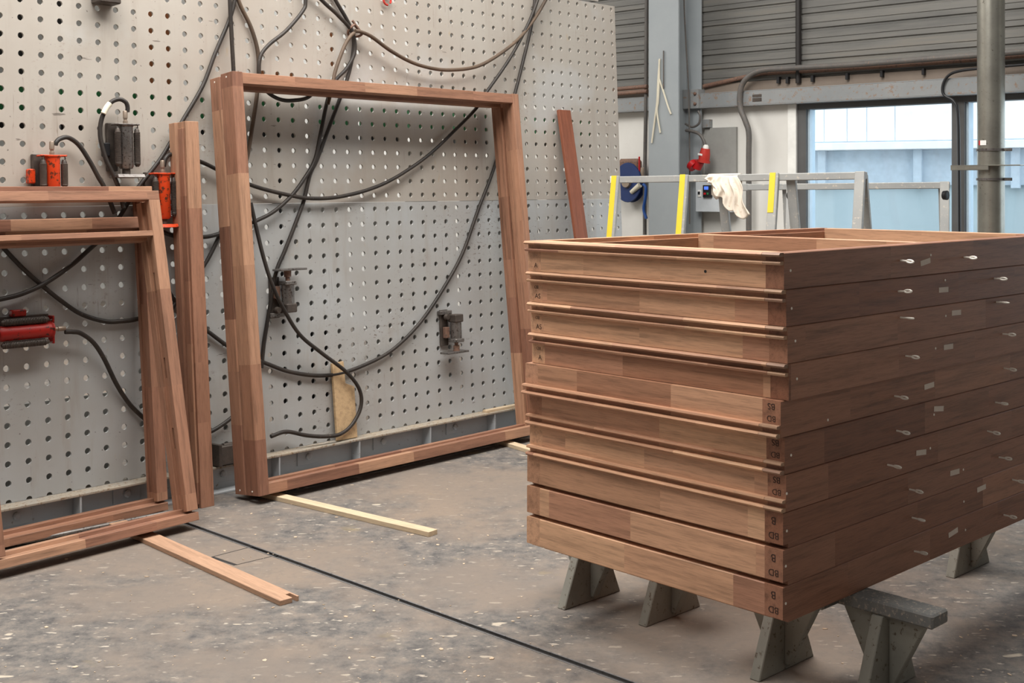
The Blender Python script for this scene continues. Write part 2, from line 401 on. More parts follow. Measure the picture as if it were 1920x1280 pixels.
for i in range(4):
    a, b = pp[i], pp[(i + 1) % 4]; wdt = 0.009 if i == 0 else 0.0025
    x = (b - a).normalized(); y = Z.cross(x)
    box('patch_edge', (0, -wdt, -0.02), ((b - a).length, wdt, 0.0008), 'joint', floor, 0, basis(a, x, y, Z))
def chips(name, n, regions, mat, label):
    vs, fs = [], []
    for _ in range(n):
        u, v = random.choice(regions); u = random.uniform(*u); v = v[0] + (v[1] - v[0]) * random.random() ** 0.7
        p = ground(u, v); r = random.choice((0.003, 0.004, 0.005, 0.006, 0.009, 0.004, 0.012)); a0 = random.uniform(0, 6.3); el = random.uniform(0.3, 1)
        k = 5; b = len(vs); h = random.uniform(0.001, 0.003)
        rr = [r * random.uniform(0.6, 1.1) for _ in range(k)]
        for zz in (0.0003, h):
            for i in range(k):
                a = 2 * math.pi * i / k; x, y = rr[i] * math.cos(a), rr[i] * el * math.sin(a)
                vs.append((p.x + x * math.cos(a0) - y * math.sin(a0), p.y + x * math.sin(a0) + y * math.cos(a0), zz))
        fs.append(tuple(b + k + i for i in range(k)))
        for i in range(k): fs.append((b + i, b + (i + 1) % k, b + k + (i + 1) % k, b + k + i))
    return tag(link(name, mesh(name, vs, fs), mat), label, 'wood chips', kind='stuff')
chips('wood_chips', 260, [((-60, 1100), (1000, 1320)), ((100, 1100), (1110, 1320)), ((420, 1000), (900, 1050)), ((1520, 2000), (1130, 1320))], 'chip', 'pale wood chips and flecks scattered over the concrete floor')

# ---- back wall: white masonry below, corrugated sheets above, windows at the right
wall = empty('wall_back', WM, 'back wall with white lower part and grey corrugated sheets above', 'wall', kind='structure')
xw = wl(1491, 400).x; zb = 2.33
box('masonry', (-4.2, 0, 0), (xw, 0.25, zb + 0.2), 'whitewall', wall, 0)
box('masonry', (xw, 0, 0), (5.6, 0.25, 0.95), 'whitewall', wall, 0)
box('masonry', (5.6, 0, 0), (12.6, 0.25, 6.0), 'whitewall', wall, 0)
def clad(x0, x1, z0, z1, y):
    p = 0.128; prof = []; z = z0
    while z < z1:
        prof += [(y - 0.006, z), (y - 0.006, z + 0.012), (y - 0.02, z + 0.020), (y - 0.02, z + 0.056), (y - 0.014, z + 0.058), (y - 0.014, z + 0.062), (y - 0.02, z + 0.064), (y - 0.02, z + 0.118)]
        z += p
    vs = [(x0, a, b) for a, b in prof] + [(x1, a, b) for a, b in prof]; n = len(prof)
    me = mesh('sheet', vs, [(i, i + 1, n + i + 1, n + i) for i in range(n - 1)])
    return link('corrugated_sheet', me, 'clad', wall)
xa, xb_ = wl(1300, 100).x, wl(1497, 100).x
clad(-4.2, xa, zb + 0.16, 6.0, 0.0); clad(xa, xb_, zb + 0.19, 6.0, -0.004); clad(xb_, 5.6, zb + 0.21, 6.0, 0.0)
box('backing_sheet', (-4.2, 0.03, zb + 0.1), (5.6, 0.05, 6), 'clad', wall, 0)
# windows
xm0, xm1 = wl(1789, 300).x, wl(1813, 300).x
for k, (x0, x1) in enumerate(((xw + 0.02, xm0 + 0.03), (xm0 + 0.03, 5.6))):
    w = empty('window_%d' % (k + 1), WM @ T(x0, 0, 0), ('wide grey framed window beside the white wall' if k == 0 else 'grey framed window behind the vertical metal pipe'), 'window', kind='structure')
    L = x1 - x0; z0, z1 = 0.95, zb + 0.02; fw = 0.08
    member('frame_bar', 'x', (0, 0, z1 - 0.075), L, rect(0.0, 0, 0.12, 0.075), 'winframe', w)
    member('frame_bar', 'x', (0, 0, z0), L, rect(0.0, 0, 0.12, fw), 'winframe', w)
    member('frame_bar', 'z', (0, 0, z0 + fw), z1 - z0 - fw - 0.075, rect(0, 0, fw if k == 0 else 0.05, 0.12), 'winframe', w)
    member('frame_bar', 'z', (L - 0.05, 0, z0 + fw), z1 - z0 - fw - 0.075, rect(0, 0, 0.05, 0.12), 'winframe', w)
    member('reveal', 'z', (fw if k == 0 else 0.05, 0.03, z0 + fw), z1 - z0 - fw - 0.075, rect(0, 0, 0.02, 0.09), 'winblue', w)
    box('pane', (0.05, 0.07, z0 + 0.05), (L - 0.04, 0.076, z1 - 0.05), 'glass', w, 0)
t = tag(box('trim_1', (xw - 0.06, -0.02, 0), (xw + 0.018, 0.1, zb), 'white', None, 0.002, WM), 'white vertical strip beside the window frame', 'trim', kind='structure')
# hidden rest of the hall: ceiling, side and rear walls
cpoly = clip([(-9, -7), (11, -7), (11, 24), (-9, 24)], W0 + D * 0.2, -D)
k = len(cpoly)
cme = mesh('ceiling', [(x, y, 6.0) for x, y in cpoly] + [(x, y, 6.1) for x, y in cpoly], [tuple(range(k))[::-1], tuple(range(k, 2 * k))] + [(i, (i + 1) % k, (i + 1) % k + k, i + k) for i in range(k)])
tag(link('ceiling', cme, 'ceil'), 'grey sheet metal hall ceiling above the view', 'ceiling', kind='structure')
for nm, a, b in (('wall_left', (-9, -7, 0), (-8.9, 22, 6)), ('wall_front', (-9, -7, 0), (11, -6.9, 6)), ('wall_right', (10.9, -7, 0), (11, 4, 6))):
    tag(box(nm, a, b, 'hallwhite' if nm == 'wall_left' else 'hallwall', None, 0), 'plain grey hall wall at the %s, out of view' % nm[5:], 'wall', kind='structure')
tag(box('wall_divider', (-17, 0, 0), (-4.2, 0.25, 6), 'hallwhite', None, 0, WM), 'plain grey hall wall beyond the perforated board', 'wall', kind='structure')

# ---- steel building frame on the back wall
def wbox(name, u0, v0, u1, v1, o0, o1, mat, parent=None, bev=0.002):
    a, b = wl(u0, v0, o1), wl(u1, v1, o1)
    return box(name, (a.x, -o1, min(a.z, b.z)), (b.x, -o0, max(a.z, b.z)), mat, parent, bev, WM if parent is None else None)
ca, cb = wl(1216, 200, 0.42), wl(1272, 200, 0.42)
col = empty('steel_column', WM @ T(ca.x, -0.42, 0), 'blue-grey steel H-section column against the back wall', 'column')
cwid = cb.x - ca.x
box('flange', (0, 0, 0), (cwid, 0.02, 6), 'col_grey', col); box('flange', (0, 0.34, 0), (cwid, 0.36, 6), 'col_grey', col)
box('web', (cwid / 2 - 0.006, 0.02, 0), (cwid / 2 + 0.006, 0.34, 6), 'col_grey', col, 0)
def beam(x0, x1, label):
    b = empty('steel_beam', WM @ T(x0, 0, zb), label, 'beam')
    L = x1 - x0
    box('web', (0, -0.10, 0.0), (L, -0.09, 0.115), 'beam_grey', b); box('flange', (0, -0.10, 0.115), (L, -0.0, 0.123), 'beam_grey', b)
    box('flange', (0, -0.10, -0.008), (L, -0.0, 0.0), 'beam_grey', b)
    box('upper_angle', (0, -0.035, 0.123), (L, -0.027, 0.205), 'ledge', b)
    return b
b = beam(wl(1306, 190, 0.1).x, 5.6, 'long grey steel beam running above the windows')
box('marking', (wl(1411, 180, 0.1).x - wl(1306, 190, 0.1).x, -0.103, 0.025), (wl(1428, 180, 0.1).x - wl(1306, 190, 0.1).x, -0.1, 0.055), 'steel_dark', b, 0)
box('marking', (wl(1411, 180, 0.1).x - wl(1306, 190, 0.1).x, -0.103, 0.062), (wl(1428, 180, 0.1).x - wl(1306, 190, 0.1).x, -0.1, 0.085), 'steel_dark', b, 0)
beam(-1.9, ca.x, 'grey steel beam between perforated board and column')
br = empty('beam_bracket', WM @ T(wl(1280, 190, 0.14).x, -0.14, zb - 0.01), 'grey bolted bracket joining column and long beam', 'bracket')
bw = wl(1309, 190, 0.14).x - wl(1280, 190, 0.14).x
box('plate', (0, 0, 0), (bw, 0.13, 0.17), 'beam_grey', br)
for zz in (0.04, 0.13):
    lathe('bolt', [(0.014, 0), (0.014, 0.012), (0.008, 0.018)], 'rust_pipe', br, T(bw - 0.03, 0, zz) @ RX(90), 8)
# pipes and cables on the wall
def wpipe(name, px, off, r, mat, label, cat, n=8, sub=8):
    return tag(tube(name, [WM @ (wl(u, v, off)) for u, v in px], r, mat, None, n, sub), label, cat)
wpipe('conduit_pipe', [(1216, -400), (1213, -60), (1212, 60), (1211, 200), (1209, 330), (1209, 440)], 0.10, 0.018, 'conduit', 'thin grey vertical pipe left of the steel column', 'pipe')
wpipe('conduit_pipe', [(1404, 445), (1404, 300), (1404, 250), (1398, 228), (1389, 205), (1387, 180), (1393, 156), (1410, 139), (1434, 131), (1480, 128), (1600, 121), (1720, 112), (1900, 98), (2300, 67)], 0.13, 0.024, 'conduit', 'grey conduit curving up over beam and along the wall', 'pipe', 10)
wpipe('rusty_pipe', [(1320, 162), (1430, 137), (1550, 131), (1700, 121), (1920, 104), (2300, 75)], 0.05, 0.02, 'rust_pipe', 'dusty red-brown pipe lying along the ledge', 'pipe', 8, 1)
for dv, nm in ((0, 'upper'), (9, 'lower')):
    wpipe('rusty_pipe', [(1100, 172 + dv), (1214, 162 + dv)], 0.12, 0.02, 'rust_pipe', '%s of two dusty red pipes beside the board edge' % nm, 'pipe', 8, 1)
wpipe('downpipe', [(1497, -420), (1497, 156)], 0.05, 0.024, 'black', 'black vertical pipe over the corrugated sheets', 'pipe', 10, 1)
wpipe('power_cable', [(1280, -400), (1282, -40), (1285, 60), (1291, 170), (1293, 300), (1293, 420)], 0.18, 0.007, 'conduit', 'thin cable hanging in the recess of the column', 'cable', 6)
wpipe('power_cable', [(2250, 92), (1920, 121), (1850, 127), (1800, 133), (1778, 142), (1768, 160), (1770, 178), (1788, 190), (1796, 214), (1798, 300), (1799, 445)], 0.12, 0.011, 'black2', 'dark cable bending down along the window post', 'cable', 8)
for i, (u, v) in enumerate(((1458, 150), (1475, 150), (1522, 147), (1587, 143), (1652, 138), (1730, 134))):
    c_ = wbox('pipe_clip', u - 2.5, v - 6, u + 2.5, v + 6, 0.03, 0.07, 'black2')
    tag(c_, 'small black pipe clip on the ledge, %s from the left' % ('first', 'second', 'third', 'fourth', 'fifth', 'sixth')[i], 'clip', 'pipe clips on the ledge')
# round metal duct in front of the windows
dc = at(1858, 300, 8.15); dc.z = 0
duct = empty('metal_duct', basis(dc, WR, D, Z), 'vertical galvanised metal duct pipe in front of the window', 'pipe')
R_ = 24.5 / FPX * 8.15
lathe('pipe', [(R_, 0), (R_, 6.0)], 'galv', duct, None, 32)
for v in (281, 336):
    z = EYE + (HV - v) / FPX * 8.15
    lathe('clamp_ring', [(R_, z - 0.008), (R_ + 0.006, z - 0.008), (R_ + 0.006, z + 0.008), (R_, z + 0.008)], 'steel', duct, None, 32)
    box('clamp_lug', (R_, -0.012, z - 0.01), (R_ + 0.05, -0.006, z + 0.01), 'steel', duct)
    box('clamp_lug', (R_, 0.006, z - 0.01), (R_ + 0.05, 0.012, z + 0.01), 'steel', duct)
z = EYE + (HV - 315) / FPX * 8.15
box('bracket', (-R_ - 0.14, -R_ - 0.03, z - 0.015), (0.03, -R_ - 0.02, z + 0.02), 'galv', duct, 0.003)
box('bracket', (-R_ - 0.14, -R_ - 0.03, z + 0.014), (R_ + 0.15, R_, z + 0.02), 'galv', duct, 0.001)
z = EYE + (HV - 268) / FPX * 8.15
for a0, a1, mt in ((-128, -118, 'redd'), (-118, -88, 'white')):
    vs = []; k = 6
    for i in range(k + 1):
        a = math.radians(a0 + (a1 - a0) * i / k)
        for rr, zz in ((R_ + 0.001, z - 0.016), (R_ + 0.001, z + 0.016)): vs.append((rr * math.cos(a), rr * math.sin(a), zz))
    link('sticker', mesh('sticker', vs, [(2 * i, 2 * i + 2, 2 * i + 3, 2 * i + 1) for i in range(k)]), mt, duct)
# building outside the windows
fd = Vector((0.872, -0.49, 0)); fn = Vector((0.49, 0.872, 0)); f0 = at(1650, 266, 21.0)
FM = basis(Vector((f0.x, f0.y, 0)), fd, fn, Z); FMI = FM.inverted()
def fl(u, v): return FMI @ on_plane(u, v, f0, fn)
fac = empty('neighbouring_building', FM, 'pale building with white panels seen through the windows', 'building')
ze = f0.z; js = [fl(u, 266).x for u in (1440, 1492, 1545, 1588, 1625, 1678, 1787, 1872, 1960, 2050)]
js = [js[0] - 3.0] + js + [js[-1] + 3.0]
for a, b in zip(js, js[1:]): box('facade_panel', (a + 0.006, 0, ze + 0.02), (b - 0.006, 0.08, ze + 5.0), 'fac', fac, 0.004)
box('joint_backing', (js[0], 0.02, ze + 0.0), (js[-1], 0.10, ze + 5.0), 'facjoint', fac, 0)
box('gutter', (js[0], -0.25, ze - 0.14), (js[-1], 0.05, ze - 0.01), 'fac', fac, 0.01)
box('lower_sheet', (js[0], 0.12, -0.3), (js[-1], 0.2, ze - 0.14), 'facglass', fac, 0)
box('fascia', (js[0], 0.02, ze - 0.75), (js[-1], 0.11, ze - 0.14), 'facjoint', fac, 0.01)
for u in (1543, 1722, 1905):
    x = fl(u, 290).x
    box('post', (x - 0.07, -0.1, ze - 0.8), (x + 0.07, 0.1, ze - 0.14), 'facjoint', fac, 0.01)
    member('strut', 'z', (0, 0, 0), 3.6, rect(-0.06, -0.06, 0.06, 0.06), 'facjoint', fac).matrix_local = T(x + 1.45, -0.6, ze - 3.9) @ RX(-9) @ RY(-24)
tag(box('ground', (0, 11, -0.6), (40, 40, -0.5), 'hallwall', None, 0), 'grey paved yard outside the windows', 'ground', kind='structure')

# ================================================================== PERFORATED BOARD
board = empty('perforated_board', BM, 'huge grey perforated steel press board leaning back slightly', 'perforated board')
def perforated(name, c0, c1, zs, zlo, zhi, mat, xr):
    """one painted plate with a punched hole at every grid point"""
    vs, fs = [], []; K = 12; R = 0.0152; TK = 0.012
    mids = [zhi] + [(a + b) / 2 for a, b in zip(zs, zs[1:])] + [zlo]
    for c in range(c0, c1 + 1):
        xl = (c - 0.5) * PH; xh = (c + 0.5) * PH if c < c1 else xr
        for i, zc in enumerate(zs):
            zt, zbm = mids[i], mids[i + 1]; b = len(vs); x = c * PH
            for y in (0, TK):
                for k in range(K): a = 2 * math.pi * k / K; vs.append((x + R * math.cos(a), y, zc + R * math.sin(a)))
                vs += [(xh, y, zt), (xl, y, zt), (xl, y, zbm), (xh, y, zbm)]
            for y in (0, 1):
                o = b + y * (K + 4)
                for q in range(4):
                    for k in range(3): fs.append((o + K + q, o + (3 * q + k + 1) % K, o + 3 * q + k) if y else (o + K + q, o + 3 * q + k, o + (3 * q + k + 1) % K))
                    fs.append((o + K + q, o + (3 * q + 3) % K, o + K + (q + 1) % 4)) 
            for k in range(K): fs.append((b + k, b + (k + 1) % K, b + K + 4 + (k + 1) % K, b + K + 4 + k))
    bm = bmesh.new(); me = mesh(name, vs, fs); bm.from_mesh(me); bmesh.ops.remove_doubles(bm, verts=bm.verts, dist=1e-5)
    bmesh.ops.recalc_face_normals(bm, faces=bm.faces); bm.to_mesh(me); bm.free()
    return link(name, me, mat, board)
XR = 47 * PH + 0.045
zbase = -(B0.z - 0.15) / math.cos(LEAN)
perforated('upper_panel', -4, 47, [(10 - r) * PU for r in range(-6, 11)], -0.0405, 16 * PU + 0.03, 'board_up', XR)
lows = [-(GAP + k * PL) for k in range(16)]
perforated('lower_panel', -4, 47, lows, zbase, -0.0425, 'board_low', XR)
link('top_strip', bevbox('top_strip', (-0.5, 0.0, 16 * PU + 0.045), (45.5 * PH, 0.012, 16 * PU + 0.4), 0.002), 'board_up', board)
for k in range(-1, 12):
    a, b = (4 * k + 3.6) * PH, (4 * k + 6.4) * PH
    if b > XR: continue
    box('back_rail', (a, 0.13, 4.55 * PU), (b, 0.2, 6.55 * PU), 'green', board)
    if k % 5 != 1: box('back_rail', (a, 0.13, 3.45 * PU), (b, 0.2, 4.5 * PU), 'black2', board)
for a, b, z0, z1 in ((8.6, 10.4, 6.7, 12), (15.6, 18.5, 6.9, 9.1), (20.6, 21.4, 8.5, 12)):
    box('back_timber', (a * PH, 0.13, z0 * PU), (b * PH, 0.2, z1 * PU), 'brown', board)
for a, b, z0, z1 in ((1.6, 2.4, 7, 12), (3.6, 4.4, 9.5, 12), (16.6, 17.4, -14, 3.4), (-0.4, 1.4, 7.6, 9.5), (29.6, 30.4, 7.6, 14), (18.6, 20.4, -14, -8.6)):
    box('back_panel', (a * PH, 0.15, z0 * PU), (b * PH, 0.17, z1 * PU), 'black2', board)
for a, b, z0, z1 in ((14.6, 16.4, -16, -0.6), (17.6, 22.4, -16, -0.6), (24.6, 31.4, -16, -0.6), (32.6, 36.4, -16, 2.4), (37.6, 40.4, -16, 3), (41.6, 46, -12, 1.4), (27.6, 30.4, -0.6, 3.4), (7.6, 14.4, -17, -6.6), (-3, 6.4, -17.5, -11.6), (31.6, 35.4, 6.8, 12)):
    box('back_panel', (a * PH, 0.22, z0 * PU), (b * PH, 0.24, z1 * PU), 'panel_grey', board)
# steel channel that carries the board
base_pt = B0 + BU * zbase; base_pt.z = 0
CM = basis(base_pt, D, N, Z); CMI = CM.inverted()
ch = empty('steel_base_beam', CM, 'grey steel channel beam along the foot of the perforated board', 'beam')
CF = -0.085; CZ = 0.148
def cl(u, v): return CMI @ on_plane(u, v, base_pt + N * (-0.03), N)
box('web', (-0.6, -0.012, 0.012), (XR, -0.002, CZ - 0.01), 'rail_grey', ch, 0)
box('top_flange', (-0.6, CF, CZ - 0.012), (XR, 0.05, CZ), 'flange', ch, 0.002)
box('bottom_flange', (-0.6, CF, 0.0), (XR, 0.05, 0.012), 'rail_grey', ch, 0.002)
for u, v in ((142, 940), (514, 870), (664, 838), (797, 812), (918, 790), (1040, 770), (330, 900)):
    x = cl(u, v).x; box('stiffener', (x - 0.005, CF + 0.004, 0.012), (x + 0.005, -0.012, CZ - 0.012), 'rail_grey', ch, 0)
for u, v in ((33, 957), (240, 914), (420, 885), (580, 850), (720, 822), (855, 795), (985, 772)):
    x = cl(u, v).x
    box('fixing_plate', (x - 0.075, -0.02, 0.045), (x + 0.075, -0.012, 0.128), 'rail_grey', ch, 0.001)
    lathe('bolt', [(0.02, 0), (0.02, 0.01), (0.012, 0.016)], 'rail_grey', ch, T(x, -0.02, 0.088) @ RX(90), 8)

# ================================================================== LEANING FRAMES
def leaning(corner, dr, lean_deg):
    x = Vector((dr[0], dr[1], 0)).normalized(); n = Vector((-x.y, x.x, 0)); a = math.radians(lean_deg)
    z = n * math.sin(a) + Z * math.cos(a); y = n * math.cos(a) - Z * math.sin(a)
    return basis(corner, x, y, z)
# tall frame in the middle: two frames face to face, front one shows
BL, BR = ground(486, 931, 0.047), ground(1024, 809, 0.047)
BW = (BR - BL).length
LM = leaning(BL, BR - BL, 6.2)
def tall_frame(mtx, dep, label, h):
    f = empty('timber_casement', mtx, label, 'window frame', 'tall frames leaning on the perforated board')
    fw = 0.064
    ch_ = 0.007
    jl = [(ch_, 0), (fw, 0), (fw, dep * 0.55), (fw - 0.018, dep * 0.55), (fw - 0.018, dep - 0.0), (ch_, dep), (0, dep - ch_), (0, ch_)]
    jr = [(-a, b) for a, b in jl]
    member('jamb', 'z', (0, 0, 0), h, jl, 'wood', f); member('jamb', 'z', (BW, 0, 0), h, jr, 'wood', f)
    s = 0.056
    sill = [(0.004, 0), (dep, 0), (dep, s * 0.62), (dep * 0.5, s * 0.68), (dep * 0.5, s), (0.004, s)]
    member('sill', 'x', (fw, 0, 0), BW - 2 * fw, sill, 'wood', f)
    head = [(0.004, 0), (dep * 0.5, 0), (dep * 0.5, 0.008), (dep, 0.008), (dep, 0.059), (0.004, 0.059)]
    member('head', 'x', (fw, 0, h - 0.062), BW - 2 * fw, head, 'wood', f)
    for zz in (0.022, h - 0.022):
        lathe('plug', [(0.005, 0), (0.005, 0.0015)], 'zinc', f, T(0, dep * 0.5, zz) @ RY(-90), 8)
    return f
tall_frame(LM, 0.115, 'tall reddish timber frame leaning on the board, front of two', 2.215)
tall_frame(LM @ T(0, 0.118, 0), 0.10, 'tall reddish timber frame directly behind the front tall frame', 2.205)

# two smaller frames at the left edge
def low_frame(mtx, W, h, dep, label, transom, mort, th=0.026):
    f = empty('timber_casement', mtx, label, 'window frame', 'smaller frames leaning at the left edge')
    fw = 0.062; s = 0.05
    # origin at the right-hand foot, x runs to the left (negative)
    jr = [(0, 0), (-fw, 0), (-fw, 0.03), (-fw + 0.014, 0.03), (-fw + 0.014, 0.072), (-fw - 0.0, 0.072), (-fw - 0.0, dep), (0, dep)]
    j1 = member('jamb', 'z', (0, 0, s), h - s - 0.045, jr, 'wood', f)
    jl = [(-a, b) for a, b in jr]
    j2 = member('jamb', 'z', (-W, 0, s), h - s - 0.045, jl, 'wood', f)
    member('sill', 'x', (-W, 0, 0), W, [(0, 0), (dep, 0), (dep, s + 0.012), (0.05, s + 0.012), (0.05, s - 0.008), (0, s - 0.012)], 'wood', f)
    member('head', 'x', (-W, 0, h - 0.045), W, [(0, 0), (0.05, 0), (0.05, 0.012), (dep, 0.012), (dep, 0.045), (0, 0.045)], 'wood', f)
    if transom:
        member('transom', 'x', (-W + fw, 0, transom), W - 2 * fw, [(0, 0), (0.055, 0.0), (0.055, -0.016), (dep, -0.016), (dep, th + 0.004), (0.05, th + 0.004), (0.045, th), (0, th)], 'wood', f)
    if mort: cut(j1, [((a, -fw - 0.01, 0.036), (b, -fw + 0.03, 0.062)) for a, b in mort])
    return f
FC = ground(374, 974, 0.046)
low_frame(leaning(FC, (0.643, 0.764), 12.1), 1.02, 1.61, 0.115, 'lower timber frame with transom, frontmost at the left edge', 1.385, [(0.30, 0.40), (0.64, 0.74), (1.06, 1.16)])
RC = ground(316, 955, 0.013)
low_frame(leaning(RC, (0.655, 0.756), 5.2), 1.25, 1.635, 0.09, 'lower timber frame standing behind the transom frame at left', 1.425, None, 0.055)

# rebated post and thin board leaning on the perforated board
PC = ground(387, 951)
pm = leaning(PC, D, 4.3)
post = empty('timber_post', pm, 'tall rebated timber post leaning between the two frame groups', 'timber post')
member('shaft', 'z', (-0.03, 0, 0), 1.985, [(0, 0), (0.078, 0), (0.078, 0.14), (-0.012, 0.14), (-0.012, 0.085), (0, 0.075)], 'wood', post)
member('cover_strip', 'z', (-0.042, 0.012, 0.02), 1.93, rect(0, 0, 0.012, 0.045), 'wood', post)
tp = bpt(1059, 206, 0.045); best = None
for k in range(200):
    t = k * 0.002; p = tp - N * (t * tp.z) + Vector((0, 0, 0)); q = N * t
    lam = [tp - N * (t * (tp.z - zz)) - Z * (tp.z - zz) for zz in (0, 1.2)]
    zz = 1.25; X = tp - (N * t + Z) * (tp.z - zz); u = CX + FPX * X.x / X.y; v = HV - FPX * (X.z - EYE) / X.y
    ux = 1059 + (v - 206) * 32 / 234
    if best is None or abs(u - ux) < best[0]: best = (abs(u - ux), t)
t = best[1]; foot = tp - (N * t + Z) * tp.z
m_ = leaning(foot, D, math.degrees(math.atan(t)))
pl = member('timber_board', 'z', (0, 0, 0), tp.z / math.cos(math.atan(t)), rect(-0.065, 0, 0.065, 0.024), 'wood_red', None, 0.002)
pl.matrix_world = m_ @ basis((0, 0, 0), *AX['z'])
tag(pl, 'thin red-brown board leaning near the right end of the perforated board', 'board')

# timber lying on the floor
def lying(name, A, B, w_, h_, mat, label, z0=0.0):
    A, B = Vector(A), Vector(B); x = (B - A); L = x.length; x.normalize(); y = Z.cross(x)
    o = link(name, prism_me(name, rect(-w_ / 2, 0, w_ / 2, h_), L, 0.0015), mat); o.matrix_world = basis((A.x, A.y, z0), x, y, Z)
    return tag(o, label, 'batten' if name == 'timber_batten' else 'board')
a, b = ground(524, 936), ground(812, 1004); lying('timber_batten', a + (a - b).normalized() * 0.26, b, 0.062, 0.024, 'pine', 'pale pine batten sticking out from under the tall frames')
a, b = ground(270, 1008), ground(543, 1131); pk = lying('notched_board', a + (a - b).normalized() * 0.3, b, 0.088, 0.021, 'plank', 'flat reddish board with notched end on the floor at left')
L = pk.data.vertices; Lx = max(v.co.x for v in L)
cut(pk, [((Lx - 0.05, 0.012, -0.01), (Lx + 0.02, 0.034, 0.05))])
a, b = ground(950, 834), ground(1010, 852); lying('timber_batten', a + (a - b).normalized() * 0.18, b + (b - a).normalized() * 0.3, 0.062, 0.024, 'pine', 'pale pine batten under the tall frames beside the stack')
a, b = ground(14, 1022, 0.012), ground(330, 958, 0.012)
tag(tube('steel_rod', [a, b], 0.012, 'steel', None, 10, 1), 'dark steel rod lying on the floor between the left frames', 'rod')
# offcut on the ledge
oc = bl(645, 808, 0.03)
vs = [(-0.065, 0), (0.085, 0), (0.085, 0.30), (0.02, 0.325), (0.015, 0.455), (-0.07, 0.45)]
o = member('wood_offcut', 'y', (0, 0, 0), 0.018, vs, 'ply', None, 0.001)
o.matrix_world = BM @ T(oc.x, 0, zbase + 0.0) @ T(0, -0.05, 0) @ RX(-3.2) @ basis((0, 0, 0), *AX['y'])
tag(o, 'pale cut wood offcut standing on the ledge against the board', 'offcut')
# strip of wood on the flange
o = box('wood_strip', (cl(905, 760).x, -0.07, CZ), (cl(1000, 745).x, -0.03, CZ + 0.016), 'pine', None, 0.001, CM); tag(o, 'small pale wood strip lying on the channel ledge', 'wood strip')

# ================================================================== HYDRAULIC CLAMPS ON THE BOARD
def helix(name, r, wr, L, turns, mat, parent, mtx):
    pts = [Vector((r * math.cos(2 * math.pi * turns * i / (turns * 8)), r * math.sin(2 * math.pi * turns * i / (turns * 8)), L * i / (turns * 8))) for i in range(turns * 8 + 1)]
    return link(name, tube_me(name, pts, wr, 5), mat, parent, mtx)
def cylinder_clamp(u, v, hgt, paint, label, roll=0, s=1.0, coil=True):
    p = bl(u, v, 0.072)
    c = empty('hydraulic_clamp', BM @ T(p.x, -0.072, p.z) @ RY(roll), label, 'clamp', 'hydraulic clamps on the perforated board')
    H = hgt
    lathe('cylinder', [(0.030, -H / 2), (0.037, -H / 2 + 0.012), (0.037, H / 2 - 0.012), (0.043, H / 2 - 0.004), (0.043, H / 2)], paint, c, None, 20)
    box('top_plate', (-0.068, -0.028, H / 2 - 0.004), (0.066, 0.028, H / 2 + 0.004), paint, c, 0.003)
    box('back_plate', (-0.075, 0.045, -H / 2 - 0.01), (-0.02, 0.07, H / 2 + 0.01), 'steel_dark', c, 0.003)
    box('lug', (-0.105, 0.02, -0.05), (-0.072, 0.06, 0.02), paint if paint != 'steel' else 'black2', c, 0.005)
    lathe('piston', [(0.02, -H / 2 - 0.03), (0.02, -H / 2)], 'steel_dark', c, None, 12)
    sh = prism_me('shoe', [(-0.05, 0), (0.05, 0), (0.045, 0.012), (-0.04, 0.018)], 0.15, 0.002)
    link('shoe', sh, 'steel' if paint == 'steel' else paint, c, T(-0.07, 0, -H / 2 - 0.045))
    for sx in (-0.052, 0.054):
        lathe('spring_core', [(0.008, -H / 2 + 0.01), (0.013, -H / 2 + 0.02), (0.013, H / 2 - 0.03), (0.008, H / 2 - 0.02)], 'steel_dark', c, T(sx, -0.015, 0), 10)
        helix('spring', 0.0145, 0.0035, H - 0.06, 26, 'steel_dark', c, T(sx, -0.015, -H / 2 + 0.02))
        tube('hook', [(sx, -0.015, H / 2 - 0.025), (sx + 0.006, -0.015, H / 2 - 0.012), (sx, -0.015, H / 2 + 0.004)], 0.003, 'steel', c, 6, 4)
    lathe('fitting', [(0.012, H / 2), (0.012, H / 2 + 0.018), (0.009, H / 2 + 0.02), (0.009, H / 2 + 0.03), (0.012, H / 2 + 0.032), (0.012, H / 2 + 0.065), (0.010, H / 2 + 0.07)], 'brass', c, None, 10)
    return c
cylinder_clamp(236, 275, 0.225, 'steel', 'bare grey steel hydraulic clamp on the upper board')
cylinder_clamp(98, 324, 0.165, 'orange', 'orange hydraulic clamp above the left timber frames')
cylinder_clamp(306, 368, 0.235, 'orange', 'orange hydraulic clamp beside the leaning timber post')
cylinder_clamp(47, 622, 0.26, 'red', 'red hydraulic clamp mounted sideways low on the board', 90)
